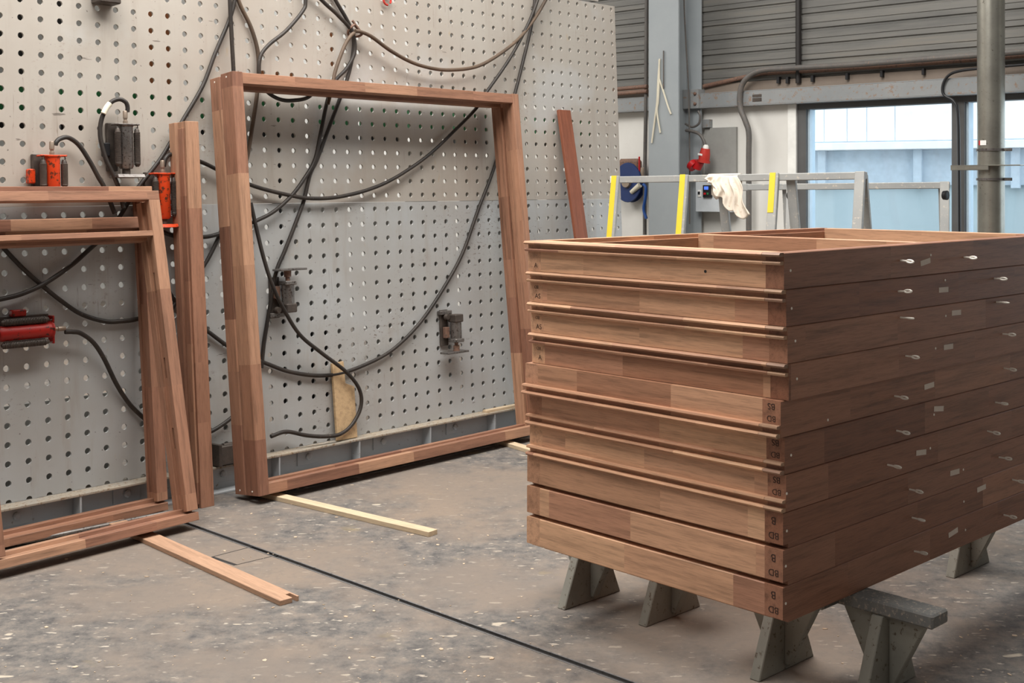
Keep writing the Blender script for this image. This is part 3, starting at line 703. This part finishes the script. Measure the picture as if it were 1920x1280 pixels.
def small_clamp(u, v, flip, label):
    p = bl(u, v, 0.07)
    c = empty('clamp_block', BM @ T(p.x, -0.07, p.z) @ RY(180 if flip else 0), label, 'clamp', 'small clamp blocks on the perforated board')
    s = -1 if flip else 1
    box('back_plate', (-0.085 * s, 0.05, -0.13), (-0.02 * s, 0.068, 0.10), 'steel_dark', c, 0.003)
    box('foot_plate', (-0.10 * s, 0.03, -0.125), (0.0, 0.068, -0.10), 'steel', c, 0.003)
    lathe('cylinder', [(0.036, -0.05), (0.036, 0.055)], 'steel', c, None, 16)
    box('end_cap', (-0.038, -0.038, 0.055), (0.038, 0.038, 0.078), 'steel', c, 0.004)
    box('end_cap', (-0.036, -0.038, -0.10), (0.036, 0.038, -0.05), 'steel_dark', c, 0.005)
    lathe('spindle', [(0.013, 0.078), (0.013, 0.10), (0.02, 0.10), (0.022, 0.135)], 'rust_pipe', c, None, 12)
    box('pressure_plate', (-0.075, -0.04, 0.135), (0.11, 0.04, 0.147), 'steel', c, 0.002)
    lathe('knob', [(0.016, 0), (0.02, 0.008), (0.016, 0.03)], 'steel_dark', c, T(-0.055 * s, 0.04, -0.085) @ RX(90), 12)
    box('orange_block', (-0.07 * s, 0.02, -0.02), (-0.036 * s, 0.05, 0.05), 'rust_pipe', c, 0.003)
    return c
small_clamp(540, 552, False, 'small steel clamp block with plate on top, left inside tall frame')
small_clamp(855, 618, True, 'small steel clamp block with plate below, right inside tall frame')
p = bl(430, 845, 0.08)
c = empty('clamp_block', BM @ T(p.x, -0.08, zbase + 0.0), 'dark steel clamp shoe resting on the channel beside the post', 'clamp')
box('body', (-0.07, -0.02, 0.0), (0.10, 0.06, 0.10), 'steel_dark', c, 0.004); box('flange_plate', (-0.09, -0.04, 0.0), (-0.07, 0.07, 0.115), 'steel_dark', c, 0.002)
lathe('bar', [(0.022, 0), (0.022, 0.22)], 'steel_dark', c, T(-0.02, 0.03, 0.085) @ RY(90), 12)
# bracket and clip at the top edge
p = bl(200, 0, 0.05); tag(box('steel_bracket', (p.x - 0.06, -0.09, p.z - 0.02), (p.x + 0.06, 0.0, p.z + 0.1), 'steel_dark', None, 0.006, BM), 'dark steel bracket at the top edge of the picture', 'bracket')
p = bl(728, 0, 0.03); o = tube('red_hook', [BM @ Vector((p.x + 0.03 * math.cos(a), -0.02, p.z + 0.03 * math.sin(a))) for a in [k * 0.6 for k in range(-1, 9)]], 0.007, 'redp', None, 6, 3)
tag(o, 'small red hook at the top of the board', 'hook')
p = bl(664, 58, 0.03); o = tube('rope_tie', [BM @ (Vector((p.x, -0.035, p.z)) + Vector((0.045 * math.cos(a), 0.02 * math.sin(2 * a), 0.035 * math.sin(a)))) for a in [k * 0.5 for k in range(13)]] + [BM @ Vector((p.x - 0.02, -0.04, p.z + 0.06))], 0.008, 'rust_pipe', None, 6, 3)
tag(o, 'brown cord tie holding the hoses on the board', 'tie')

# ------------------------------------------------------------------ hoses
def hose(px, off, label, mat='hose', r=0.0115, extra=None, fitting=False):
    offs = off if isinstance(off, (list, tuple)) else [off] * len(px)
    px, offs = list(px), list(offs)
    if px[0][1] < 0: px.insert(0, (px[0][0] + 1.5 * (px[0][0] - px[1][0]), -230)); offs.insert(0, offs[0])
    if px[-1][1] < 0: px.append((px[-1][0] + 1.5 * (px[-1][0] - px[-2][0]), -230)); offs.append(offs[-1])
    pts = [bpt(u, v, o_) for (u, v), o_ in zip(px, offs)]
    o = tube('hydraulic_hose', pts, r, mat, None, 8, 8)
    return tag(o, label, 'hose', 'hoses hanging on the perforated board')
hose([(448, -60), (440, 0), (430, 37), (403, 101), (380, 161), (343, 225), (302, 296), (257, 354), (222, 410)], 0.02, 'black hose running diagonally from the top to behind left frames')
hose([(430, -60), (431, 0), (433, 44), (436, 100), (438, 137), (440, 200)], 0.048, 'black hose hanging straight down onto the tall frame corner')
hose([(436, -60), (447, 0), (470, 50), (483, 95), (485, 138), (482, 177), (472, 244), (462, 300), (440, 360)], 0.02, 'hose dropping from top, nearest to left jamb of tall frame', 'hose_brown')
hose([(574, -60), (573, 0), (568, 20), (537, 57), (504, 84), (488, 107), (486, 138), (494, 162), (507, 177), (528, 187), (551, 188), (578, 182), (600, 160)], 0.048, 'hose curving in an S and looping under the tall frame head')
hose([(560, -50), (603, 0), (634, 29), (660, 60), (665, 97), (650, 128), (630, 150), (615, 184), (601, 251), (591, 298), (575, 328), (548, 365), (514, 396), (480, 414), (440, 430), (415, 437), (385, 444), (339, 444), (311, 437), (290, 425)], 0.042, 'hose passing the cord tie and sweeping left behind the jamb')
hose([(610, -40), (629, 0), (654, 44), (663, 75), (660, 111), (650, 151), (637, 186), (615, 244), (595, 298), (581, 328), (570, 375), (554, 419), (534, 470), (517, 513), (504, 588), (495, 642), (490, 690)], 0.02, 'hose from the cord tie crossing down to the small clamp')
hose([(664, 62), (657, 68), (647, 84), (635, 114), (627, 140), (622, 165), (615, 195)], 0.07, 'short brown hose loop hanging below the cord tie', 'hose_brown')
hose([(1020, -50), (1008, 0), (986, 54), (953, 114), (912, 173), (892, 204), (853, 244), (803, 291), (743, 332), (692, 355), (635, 369), (588, 372), (548, 367), (477, 349), (410, 319), (383, 306), (345, 292), (322, 289), (311, 296), (307, 312)], [0.068] * 4 + [0.042] * 11 + [0.042, 0.05, 0.06, 0.07, 0.072], 'long black hose sagging inside the tall frame to the orange clamp')
hose([(666, 58), (677, 60), (697, 69), (734, 96), (775, 118), (815, 129), (849, 131), (889, 126), (922, 111), (966, 79), (996, 44), (1023, 0), (1045, -50)], 0.07, 'brown hose swagged between the cord tie and the top', 'hose_brown', 0.012)
hose([(1008, -50), (1003, 0), (996, 50), (980, 118), (964, 181), (945, 252), (924, 322), (897, 392), (867, 475), (831, 541), (792, 599), (752, 642), (713, 670), (652, 696), (601, 704), (544, 697), (499, 681), (462, 666), (428, 649), (395, 625), (351, 591), (326, 561), (300, 520)], 0.02, 'long hose in a deep curve across the tall frame opening')
hose([(470, 380), (481, 429), (494, 482), (511, 535), (533, 581), (562, 627), (601, 660), (648, 696), (673, 728), (677, 760), (662, 793), (639, 813), (610, 818), (575, 816), (537, 809), (508, 818)], [0.05, 0.07, 0.10, 0.125, 0.125, 0.10, 0.075, 0.065, 0.065, 0.065, 0.065, 0.07, 0.07, 0.06, 0.05, 0.05], 'black hose curling over the pale offcut to the ledge')
hose([(415, 432), (402, 462), (386, 492), (360, 530), (340, 552), (318, 585)], 0.02, 'short stretch of black hose between post and tall frame')
hose([(0, 456), (13, 472), (44, 504), (74, 531), (111, 561), (151, 588), (195, 602), (228, 602), (257, 598), (300, 585)], 0.02, 'black hose sagging to the right behind left frame opening')
hose([(210, 430), (168, 467), (134, 497), (84, 531), (40, 551), (0, 561), (-50, 572)], 0.045, 'black hose crossing down to the left picture edge')
hose([(122, 622), (136, 622), (152, 625), (175, 642), (195, 672), (218, 719), (242, 756), (269, 783), (300, 810)], [0.075, 0.075, 0.07, 0.06, 0.04, 0.03, 0.02, 0.02, 0.02], 'black hose leaving the red clamp towards the lower right')
hose([(104, 272), (106, 266), (113, 260), (128, 258), (148, 272), (168, 302), (185, 333), (197, 354), (215, 400)], [0.075, 0.075, 0.07, 0.06, 0.045, 0.045, 0.045, 0.045, 0.045], 'black hose arching from the left orange clamp')
taped = hose([(239, 210), (239, 200), (235, 191), (222, 186), (205, 195), (191, 222), (188, 255), (198, 296), (212, 326), (223, 354), (232, 390)], [0.075, 0.075, 0.075, 0.07, 0.06, 0.05, 0.05, 0.06, 0.07, 0.07, 0.07], 'black taped hose arching from the grey steel clamp')
hose([(330, 818), (356, 815), (384, 812), (406, 803), (437, 780), (455, 755)], 0.03, 'short black hose low between post and tall frame')
p = [bpt(u, v, 0.063) for u, v in ((206, 194), (199, 203), (194, 213))]
o = tube('tape_wrap', p, 0.0145, 'strap', taped, 8, 4); o['label'] = 'yellowish tape wrapping'

# ================================================================== STACK OF FRAMES
SX = Vector((0.7236, 0.6903, 0)); SX.normalize(); SY = Vector((-SX.y, SX.x, 0))
NC = Vector((0.832, 3.735, 0)); SW, SLEN, NF = 1.125, 1.99, 10
ZB = 0.298; FT = 0.1143
STK = basis(NC, SX, SY, Z); STI = STK.inverted()
LIPS = ([(0.006, FT * .66), (-0.012, FT * .665), (-0.014, FT * .72), (-0.012, FT * .75), (0.006, FT * .76)],
        [(0.006, FT * .885), (-0.016, FT * .89), (-0.019, FT * .94), (-0.013, FT * .995), (0.006, FT * .995)])
PC_ = [(0.052, 0.0), (0.028, 0.0), (0.028, 0.014), (0.0, 0.014), (0.0, FT - 0.003), (0.003, FT - 0.0008), (0.052, FT - 0.0008)]
STL = [(0, 0.001), (0, FT - 0.003), (0.003, FT - 0.0006), (0.046, FT - 0.0006), (0.046, FT - 0.016), (0.067, FT - 0.016), (0.067, 0.001)]
STP = [(0, 0.001), (0, FT - 0.003), (0.003, FT - 0.0006), (0.067, FT - 0.0006), (0.067, 0.001)]
offs = [(0.0, 0.0), (0.002, 0.001), (0.004, 0.002), (0.008, -0.002), (0.010, 0.004), (-0.006, 0.008), (0.014, -0.008), (0.010, -0.006), (0.006, -0.004), (0.0, 0.0)]   # bottom -> top
eyes = [[(1688, 488), (1807, 482)], [(1684, 546), (1864, 522)], [(1688, 595), (1868, 566)], [(1698, 667), (1880, 626)], [(1677, 742), (1882, 690)], [(1681, 807), (1866, 754)], [(1664, 871), (1851, 808)], [(1705, 917), (1873, 857)], [(1710, 970), (1898, 899)], [(1714, 1033), (1882, 965)]]
tapes = [(1735, 491), (1769, 543), (1793, 586), (1778, 650), (1742, 723), (1760, 766), (1727, 848), (1790, 885), (1840, 915), (1787, 998)]
plugs = [[(1482, 507), (1745, 478)], [(1484, 578), (1772, 525)], [(1491, 639), (1773, 592)], [(1494, 710), (1754, 653)], [(1552, 787)], [(1483, 853), (1751, 777)], [(1475, 925), (1744, 840)], [(1475, 995), (1806, 880)], [(1473, 1061), (1807, 940)], [(1473, 1131), (1810, 993)]]
words = ['topmost', 'second from the top', 'third from the top', 'fourth from the top', 'fifth from the top', 'sixth from the top', 'fourth from the bottom', 'third from the bottom', 'second from the bottom', 'lowest']
kinds = ['double lip at upper edge'] * 4 + ['double lip at lower edge'] * 3 + ['plain flat ends'] * 3
leftL = ['A', 'AS', 'AS', 'A']
eye_me = None
def screw_eye():
    bm = bmesh.new()
    pts = [Vector((0, 0.002, 0)), Vector((0, -0.012, 0)), Vector((0, -0.024, 0))]
    pts += [Vector((0, -0.037, 0)) + Vector((0, 0.013 * math.cos(a), 0.0045 * math.sin(a))) for a in [k * math.pi / 7 for k in range(0, 14)]]
    return tube_me('screw_eye', pts + [pts[3]], 0.0034, 6)
eye_me = screw_eye(); eye_me.materials.append(M['zinc'])
tape_me = bevbox('tape', (-0.036, -0.0008, -0.0095), (0.036, 0, 0.0095), 0); tape_me.materials.append(M['tape'])
for k in range(NF):
    i = NF - 1 - k                         # index from the bottom
    ox, oy = offs[i]; z0 = ZB + i * FT
    f = empty('timber_casement', STK @ T(ox, oy, z0), 'flat timber frame in the stack, %s, %s' % (words[k], kinds[k]), 'window frame', 'timber frames in the stack')
    ec = 0.067; x0_ = 0.006 if k < 7 else 0.0
    # near short side: flush rail between the stile ends, moulded lips running across
    if k < 7:
        member('rail', 'y', (0, ec, 0), SW - 2 * ec, rect(0.006, 0.001, 0.06, FT - 0.0006), 'wood_stack', f, 0)
        for lp in LIPS:
            lp = lp if k < 4 else [(a, FT - b) for a, b in lp][::-1]
            member('moulding', 'y', (0, 0.001, 0), ec - 0.002, lp, 'wood_end', f, 0)
            member('moulding', 'y', (0, ec, 0), SW - ec - 0.001, lp, 'wood_stack', f, 0)
    else:
        member('rail', 'y', (0, ec, 0), SW - 2 * ec, PC_, 'wood_stack', f, 0)
    member('rail', 'y', (SLEN - 0.06, ec, 0), SW - 2 * ec, rect(0, 0.001, 0.06, FT - 0.0006), 'wood_stack', f, 0.001)
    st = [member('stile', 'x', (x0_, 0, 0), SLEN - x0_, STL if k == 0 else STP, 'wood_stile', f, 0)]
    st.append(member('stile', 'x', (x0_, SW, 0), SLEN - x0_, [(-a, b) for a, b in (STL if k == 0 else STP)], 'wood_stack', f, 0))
    if k == 0:
        for yy in (0.0462, SW - 0.067): member('tenon', 'y', (0, yy, 0), 0.0208, rect(0.0062, FT - 0.016, 0.06, FT - 0.0006), 'wood_stack', f, 0)
    if k >= 7:
        for o in st: cut(o, [((-0.01, -0.08, -0.01), (0.028, 0.08, 0.014))])
    member('mullion', 'y', (0.95, ec, 0), SW - 2 * ec, rect(0, 0.001, 0.062, FT - 0.002), 'wood_stack', f, 0.001)
    inv = (STK @ T(ox, oy, z0)).inverted(); pn = SY; p0 = STK @ Vector((0, oy, 0))
    def face(u, v):
        q = inv @ on_plane(u, v, p0, pn)
        q.z = min(max(q.z, 0.012), FT - 0.012); return q
    for j, (u, v) in enumerate(eyes[k]):
        q = face(u, v); e = link('screw_eye', eye_me, None, f, T(q.x, 0, q.z) @ RY(random.uniform(-40, 40) + (70 if k % 3 == 2 else 0)) @ RX(random.uniform(-4, 4)))
    q = face(*tapes[k]); link('paper_tape', tape_me, None, f, T(q.x, -0.0003, q.z) @ RY(random.uniform(-9, 9)))
    for (u, v) in plugs[k]:
        q = face(u, v); lathe('plug', [(0.0045, 0), (0.0045, 0.0012)], 'zinc', f, T(q.x, 0, q.z) @ RX(90), 8)
    # pencil letters on the stile ends
    def letter(s, y, z, size, flip, x):
        m = T(x - 0.0006, y, z) @ basis((0, 0, 0), (0, -1, 0), (0, 0, 1), (-1, 0, 0)) @ RZ(180 if flip else 0)
        text(s, size, 'ink', f, m)
    if k < 4:
        letter(leftL[k], SW - 0.042, FT * 0.2, 0.026, False, 0.006)
        if k > 0: letter('BD', SW - 0.035, FT * 0.50, 0.017, True, 0.006)
    elif k < 7:
        letter('BS', 0.034, FT * 0.83, 0.028, True, 0.006); letter('BD', 0.034, FT * 0.50, 0.026, True, 0.006)
    else:
        letter('B', 0.034, FT * 0.74, 0.034, True, 0.0); letter('BD', 0.034, FT * 0.34, 0.030, True, 0.0)
    if k == 0:
        lathe('hole_plug', [(0.005, 0), (0.005, 0.001)], 'black2', f, T(0.006, 0.30, FT * 0.36) @ RY(-90), 10)

# short stands under the stack
def stand(cx_, cy_, label, hgt=ZB):
    m = basis(Vector((cx_, cy_, 0)), SX, SY, Z)
    s = empty('wooden_stand', m, label, 'stand', 'short stands under the stack of frames')
    pt = 0.046
    box('top_plank', (-0.052, -0.19, hgt - pt), (0.052, 0.19, hgt - 0.001), 'stand_top', s, 0.006)
    h = hgt - pt
    # leg plate across, wide at the floor
    o = link('leg_plate', prism_me('leg_plate', [(-0.165, 0), (0.165, 0), (0.058, h), (-0.058, h)], 0.04, 0.003), 'stand', s, basis((0, -0.02, 0), (0, 1, 0), (1, 0, 0), (0, 0, 1)))
    for sg in (-1, 1):
        poly = [(0.02, 0.02), (0.035, 0.02), (0.15, h), (0.02, h)]
        o = link('gusset', prism_me('gusset', [(sg * a, b) for a, b in poly], 0.036, 0.003), 'stand', s, basis((-0.018, 0, 0), (1, 0, 0), (0, 1, 0), (0, 0, 1)))
    return s
stand(0.308, 4.84, 'grey wooden stand under the stack, leftmost in view')
stand(0.605, 4.66, 'grey wooden stand under the middle of the short side')
stand(0.925, 4.16, 'grey wooden stand under the near corner of the stack')
stand(1.225, 3.985, 'worn grey stand sticking out in front of the stack')
stand(1.957, 5.22, 'grey wooden stand under the far right end of the stack')

# ================================================================== ALUMINIUM TRESTLES
def trestle(A, B, legs, label, yellow, hb=0.045):
    x = (B - A); L = x.length; x.normalize(); y = Z.cross(x).normalized(); z = x.cross(y)
    org = Vector((A.x, A.y, 0)); m = basis(A, x, y, z); t = empty('work_trestle', m, label, 'trestle'); mi = m.inverted()
    box('top_bar', (0, -0.025, -hb), (L, 0.025, 0), 'alu', t, 0.004)
    box('end_cap', (-0.012, -0.028, -hb - 0.003), (0.03, 0.028, 0.003), 'white' if yellow else 'alu', t, 0.004)
    hh = A.z
    for u, side, top, yl in legs:
        # position on the bar from the picture column
        q = None; bestd = 1e9
        for i in range(401):
            P = A + x * (L * i / 400); d_ = abs(CX + FPX * P.x / P.y - u)
            if d_ < bestd: bestd, q = d_, L * i / 400
        tilt = math.atan(0.30 / hh)
        m2 = T(q, -side * 0.0, -0.002 if side > 0 else -hb * 0.5) @ RX(math.degrees(-tilt * side))
        lg = link('leg', bevbox('leg', (-0.03, -0.014 - 0.022 * side, -hh / math.cos(tilt) + 0.02), (0.03, 0.014 - 0.022 * side, 0), 0.003), 'alu', t, m2)
        box('rubber_foot', (-0.034, -0.018 - 0.022 * side, -hh / math.cos(tilt) + 0.004), (0.034, 0.018 - 0.022 * side, -hh / math.cos(tilt) + 0.05), 'black', lg, 0.002)
        if yl: box('yellow_stripe', (-0.027, -0.0385, -yl), (0.012, -0.036, 0.001), 'yellow', lg, 0)
    for zz in (-0.75, -1.25):
        box('cross_bar', (0.05, -0.20 * abs(zz) - 0.06, zz - 0.02), (L - 0.05, -0.20 * abs(zz) - 0.035, zz + 0.02), 'alu', t, 0.003)
    return t
A_, B_ = at(1150, 331, 8.3), at(1624, 322, 7.25)
tr = trestle(A_, B_, [(1158, 1, 0, 0.8), (1287, 1, 0, 0.8), (1455, 1, 0, 0.25), (1616, 1, 0, 0), (1350, -1, 0, 0), (1480, -1, 0, 0), (1614, -1, 0, 0)], 'aluminium trestle with yellow striped legs behind the stack', True)
A2, B2 = at(1395, 345, 8.75), at(1781, 341, 8.2)
tr2 = trestle(A2, B2, [(1484, 1, 0, 0), (1474, -1, 0, 0), (1772, 1, 0, 0), (1768, -1, 0, 0)], 'plain aluminium trestle standing behind the yellow striped one', False)
for u, nm in ((1478, 'left'), (1768, 'right')):
    p = at(u, 366, 8.40 if u < 1600 else 8.0)
    o = lathe('locking_knob', [(0.012, 0), (0.03, 0.006), (0.032, 0.03), (0.02, 0.036)], 'black2', tr2, tr2.matrix_world.inverted() @ Matrix.Translation(p) @ RZ(40) @ RX(90), 14)
    o['label'] = 'round black knob'
# cloth over the front bar
tx = (B_ - A_).normalized(); ty = Z.cross(tx).normalized()
def bar_at(u):
    for i in range(2000):
        P = A_ + tx * (i * 0.001)
        if CX + FPX * P.x / P.y >= u: return P
nu, nv = 36, 26; vs, fs = [], []
cP0, cP1 = bar_at(1329), bar_at(1388); cL = (cP1 - cP0).length
for i in range(nu + 1):
    s_ = i / nu
    drop = 0.05 + 0.22 * min(1, s_ / 0.72) - 0.015 * math.sin(s_ * 21)
    for j in range(-8, nv + 1):
        t_ = j / nv
        fold = (0.012 * math.sin(s_ * 26 + 1.5 * t_) + 0.008 * math.sin(s_ * 47 + 2 + 4 * t_))
        if j < 0: yy, zz = 0.035 + 0.01 * math.sin(s_ * 17), -0.16 * (-t_ * nv / 8) * (0.8 + 0.2 * math.sin(s_ * 9)) 
        else: yy, zz = -0.032 - (0.016 + fold) * min(1, t_ * 4) - 0.03 * t_, -drop * t_ * (1 - 0.0 * s_)
        if j == 0: yy, zz = 0.0, 0.006
        if j == -1: yy, zz = 0.03, 0.004
        if j == 1: yy = -0.032
        xx = s_ * cL + (0.10 * t_ * (0.25 + 0.75 * s_) if j > 0 else 0) + (0.012 * math.sin(t_ * 9 + s_ * 5) if j > 0 else 0)
        vs.append(cP0 + tx * xx + ty * yy + Z * zz)
m_ = nv + 9
for i in range(nu):
    for j in range(m_ - 1): fs.append((i * m_ + j, (i + 1) * m_ + j, (i + 1) * m_ + j + 1, i * m_ + j + 1))
o = link('cloth_rag', mesh('cloth_rag', vs, fs, True), 'cloth'); sd = o.modifiers.new('thick', 'SOLIDIFY'); sd.thickness = 0.004; sd.offset = 1
tag(o, 'creased cream cloth draped over the front trestle bar', 'cloth')

# ================================================================== SMALL THINGS ON THE BACK WALL
tag(wbox('wall_panel', 1321, 240, 1380, 332, 0.0, 0.03, 'panel_grey'), 'flat grey rectangular panel on the white wall', 'panel')
cab = wbox('control_box', 1304, 341, 1372, 398, 0.02, 0.16, 'cab', None, 0.004); tag(cab, 'light grey control cabinet with blue screen behind the trestle', 'control box')
def cpart(name, u0, v0, u1, v1, mat, th=0.012):
    a, b = wl(u0, v0, 0.16), wl(u1, v1, 0.16)
    return box(name, (a.x, -0.16 - th, b.z), (b.x, -0.16, a.z), mat, cab, 0.002)
cpart('control_panel', 1320, 347, 1336, 370, 'black2', 0.02); cpart('screen', 1322.5, 349.5, 1330.5, 355.5, 'screen', 0.022)
cpart('red_button', 1322, 361, 1326, 365, 'redd', 0.026); cpart('green_button', 1328, 361, 1331, 365, 'green', 0.026)
cpart('switch_plate', 1309, 356, 1315, 369, 'white', 0.008); cpart('switch', 1310.5, 359, 1313.5, 364, 'black2', 0.02)
# red power connector
p = wl(1321, 292, 0.2)
pg = empty('power_plug', WM @ T(p.x, -0.2, p.z) @ RY(10) @ Matrix.Scale(0.85, 4), 'red industrial power plug hanging beside the column', 'plug')
lathe('gland', [(0.016, 0.075), (0.03, 0.075), (0.03, 0.095), (0.018, 0.115)], 'white', pg, None, 12)
lathe('body', [(0.055, -0.05), (0.058, -0.02), (0.056, 0.02), (0.045, 0.075)], 'redp', pg, None, 18)
lathe('collar', [(0.066, -0.07), (0.066, -0.045)], 'redp', pg, None, 18)
lathe('socket', [(0.05, -0.15), (0.052, -0.07)], 'redd', pg, T(-0.03, 0, 0) @ RY(18), 18)
lathe('lid', [(0.0, 0.0), (0.06, 0.0), (0.06, 0.05), (0.05, 0.06)], 'redd', pg, T(-0.09, -0.02, -0.13) @ RY(-60), 18)
box('sticker', (-0.045, -0.06, 0.0), (0.01, -0.056, 0.02), 'white', pg, 0.001)
wpipe('plug_cable', [(1322, 282), (1321, 268), (1312, 252), (1298, 246), (1286, 244)], 0.2, 0.014, 'conduit', 'thick grey cable arching into the red plug', 'cable')
wpipe('plug_cable', [(1285, 232), (1298, 238), (1310, 232), (1313, 218), (1309, 208)], 0.16, 0.01, 'conduit', 'thin looped cable below the beam bracket', 'cable')
tag(wbox('junction_box', 1317, 224, 1329, 239, 0.0, 0.06, 'beam_grey'), 'small grey junction box above the grey wall panel', 'junction box')
# hose reel, valve and blue hose left of the column
p = wl(1181, 342, 0.1)
rl = empty('hose_reel', WM @ T(p.x, -0.10, p.z), 'dark blue and brown hose reel beside the board edge', 'hose reel')
lathe('drum', [(0.155, -0.04), (0.16, -0.03), (0.10, -0.028), (0.10, 0.028), (0.16, 0.03), (0.155, 0.04)], 'blue', rl, RX(90) @ Matrix.Diagonal((1, 1.15, 1, 1)), 28)
lathe('hub', [(0.05, 0.04), (0.045, 0.07)], 'brass', rl, RX(90), 16)
box('cover', (-0.14, -0.02, 0.10), (0.12, 0.05, 0.22), 'rust_pipe', rl, 0.03)
vb = wl(1206, 322, 0.1)
va = empty('stop_valve', WM @ T(vb.x, -0.1, vb.z), 'brass valve with red lever on the thin pipe', 'valve')
box('lever', (-0.035, -0.03, 0.0), (-0.02, -0.015, 0.14), 'redd', va, 0.004); lathe('body', [(0.025, -0.04), (0.03, 0), (0.025, 0.04)], 'brass', va, None, 12)
lathe('nozzle', [(0.025, 0), (0.02, 0.12)], 'strap', va, T(0.0, -0.05, -0.12) @ RY(-125), 12)
wpipe('air_hose', [(1206, 345), (1211, 352), (1210, 372), (1207, 392), (1212, 410)], 0.2, 0.014, 'blueh', 'short blue air hose hanging in front of the column', 'hose')
# straps hanging on the column
off_c = 0.43
def strap(px, label, mat='strap', r=0.008):
    pts = [WM @ wl(u, v, off_c) for u, v in px]
    tag(tube('hanging_strap', pts, r, mat, None, 6, 6), label, 'strap', 'straps hanging on the steel column')
strap([(1237, 110), (1234, 150), (1232, 190), (1227, 230), (1222, 268)], 'longest pale strap hanging on the steel column')
strap([(1236, 112), (1236, 150), (1234, 190), (1232, 210), (1238, 249)], 'pale strap hanging on the column, second in length')
strap([(1236, 148), (1245, 175), (1252, 198), (1258, 214)], 'short pale strap slanting right on the column')
strap([(1244, 95), (1244, 130), (1244, 166)], 'thin dark rod standing upright on the column face', 'conduit', 0.006)
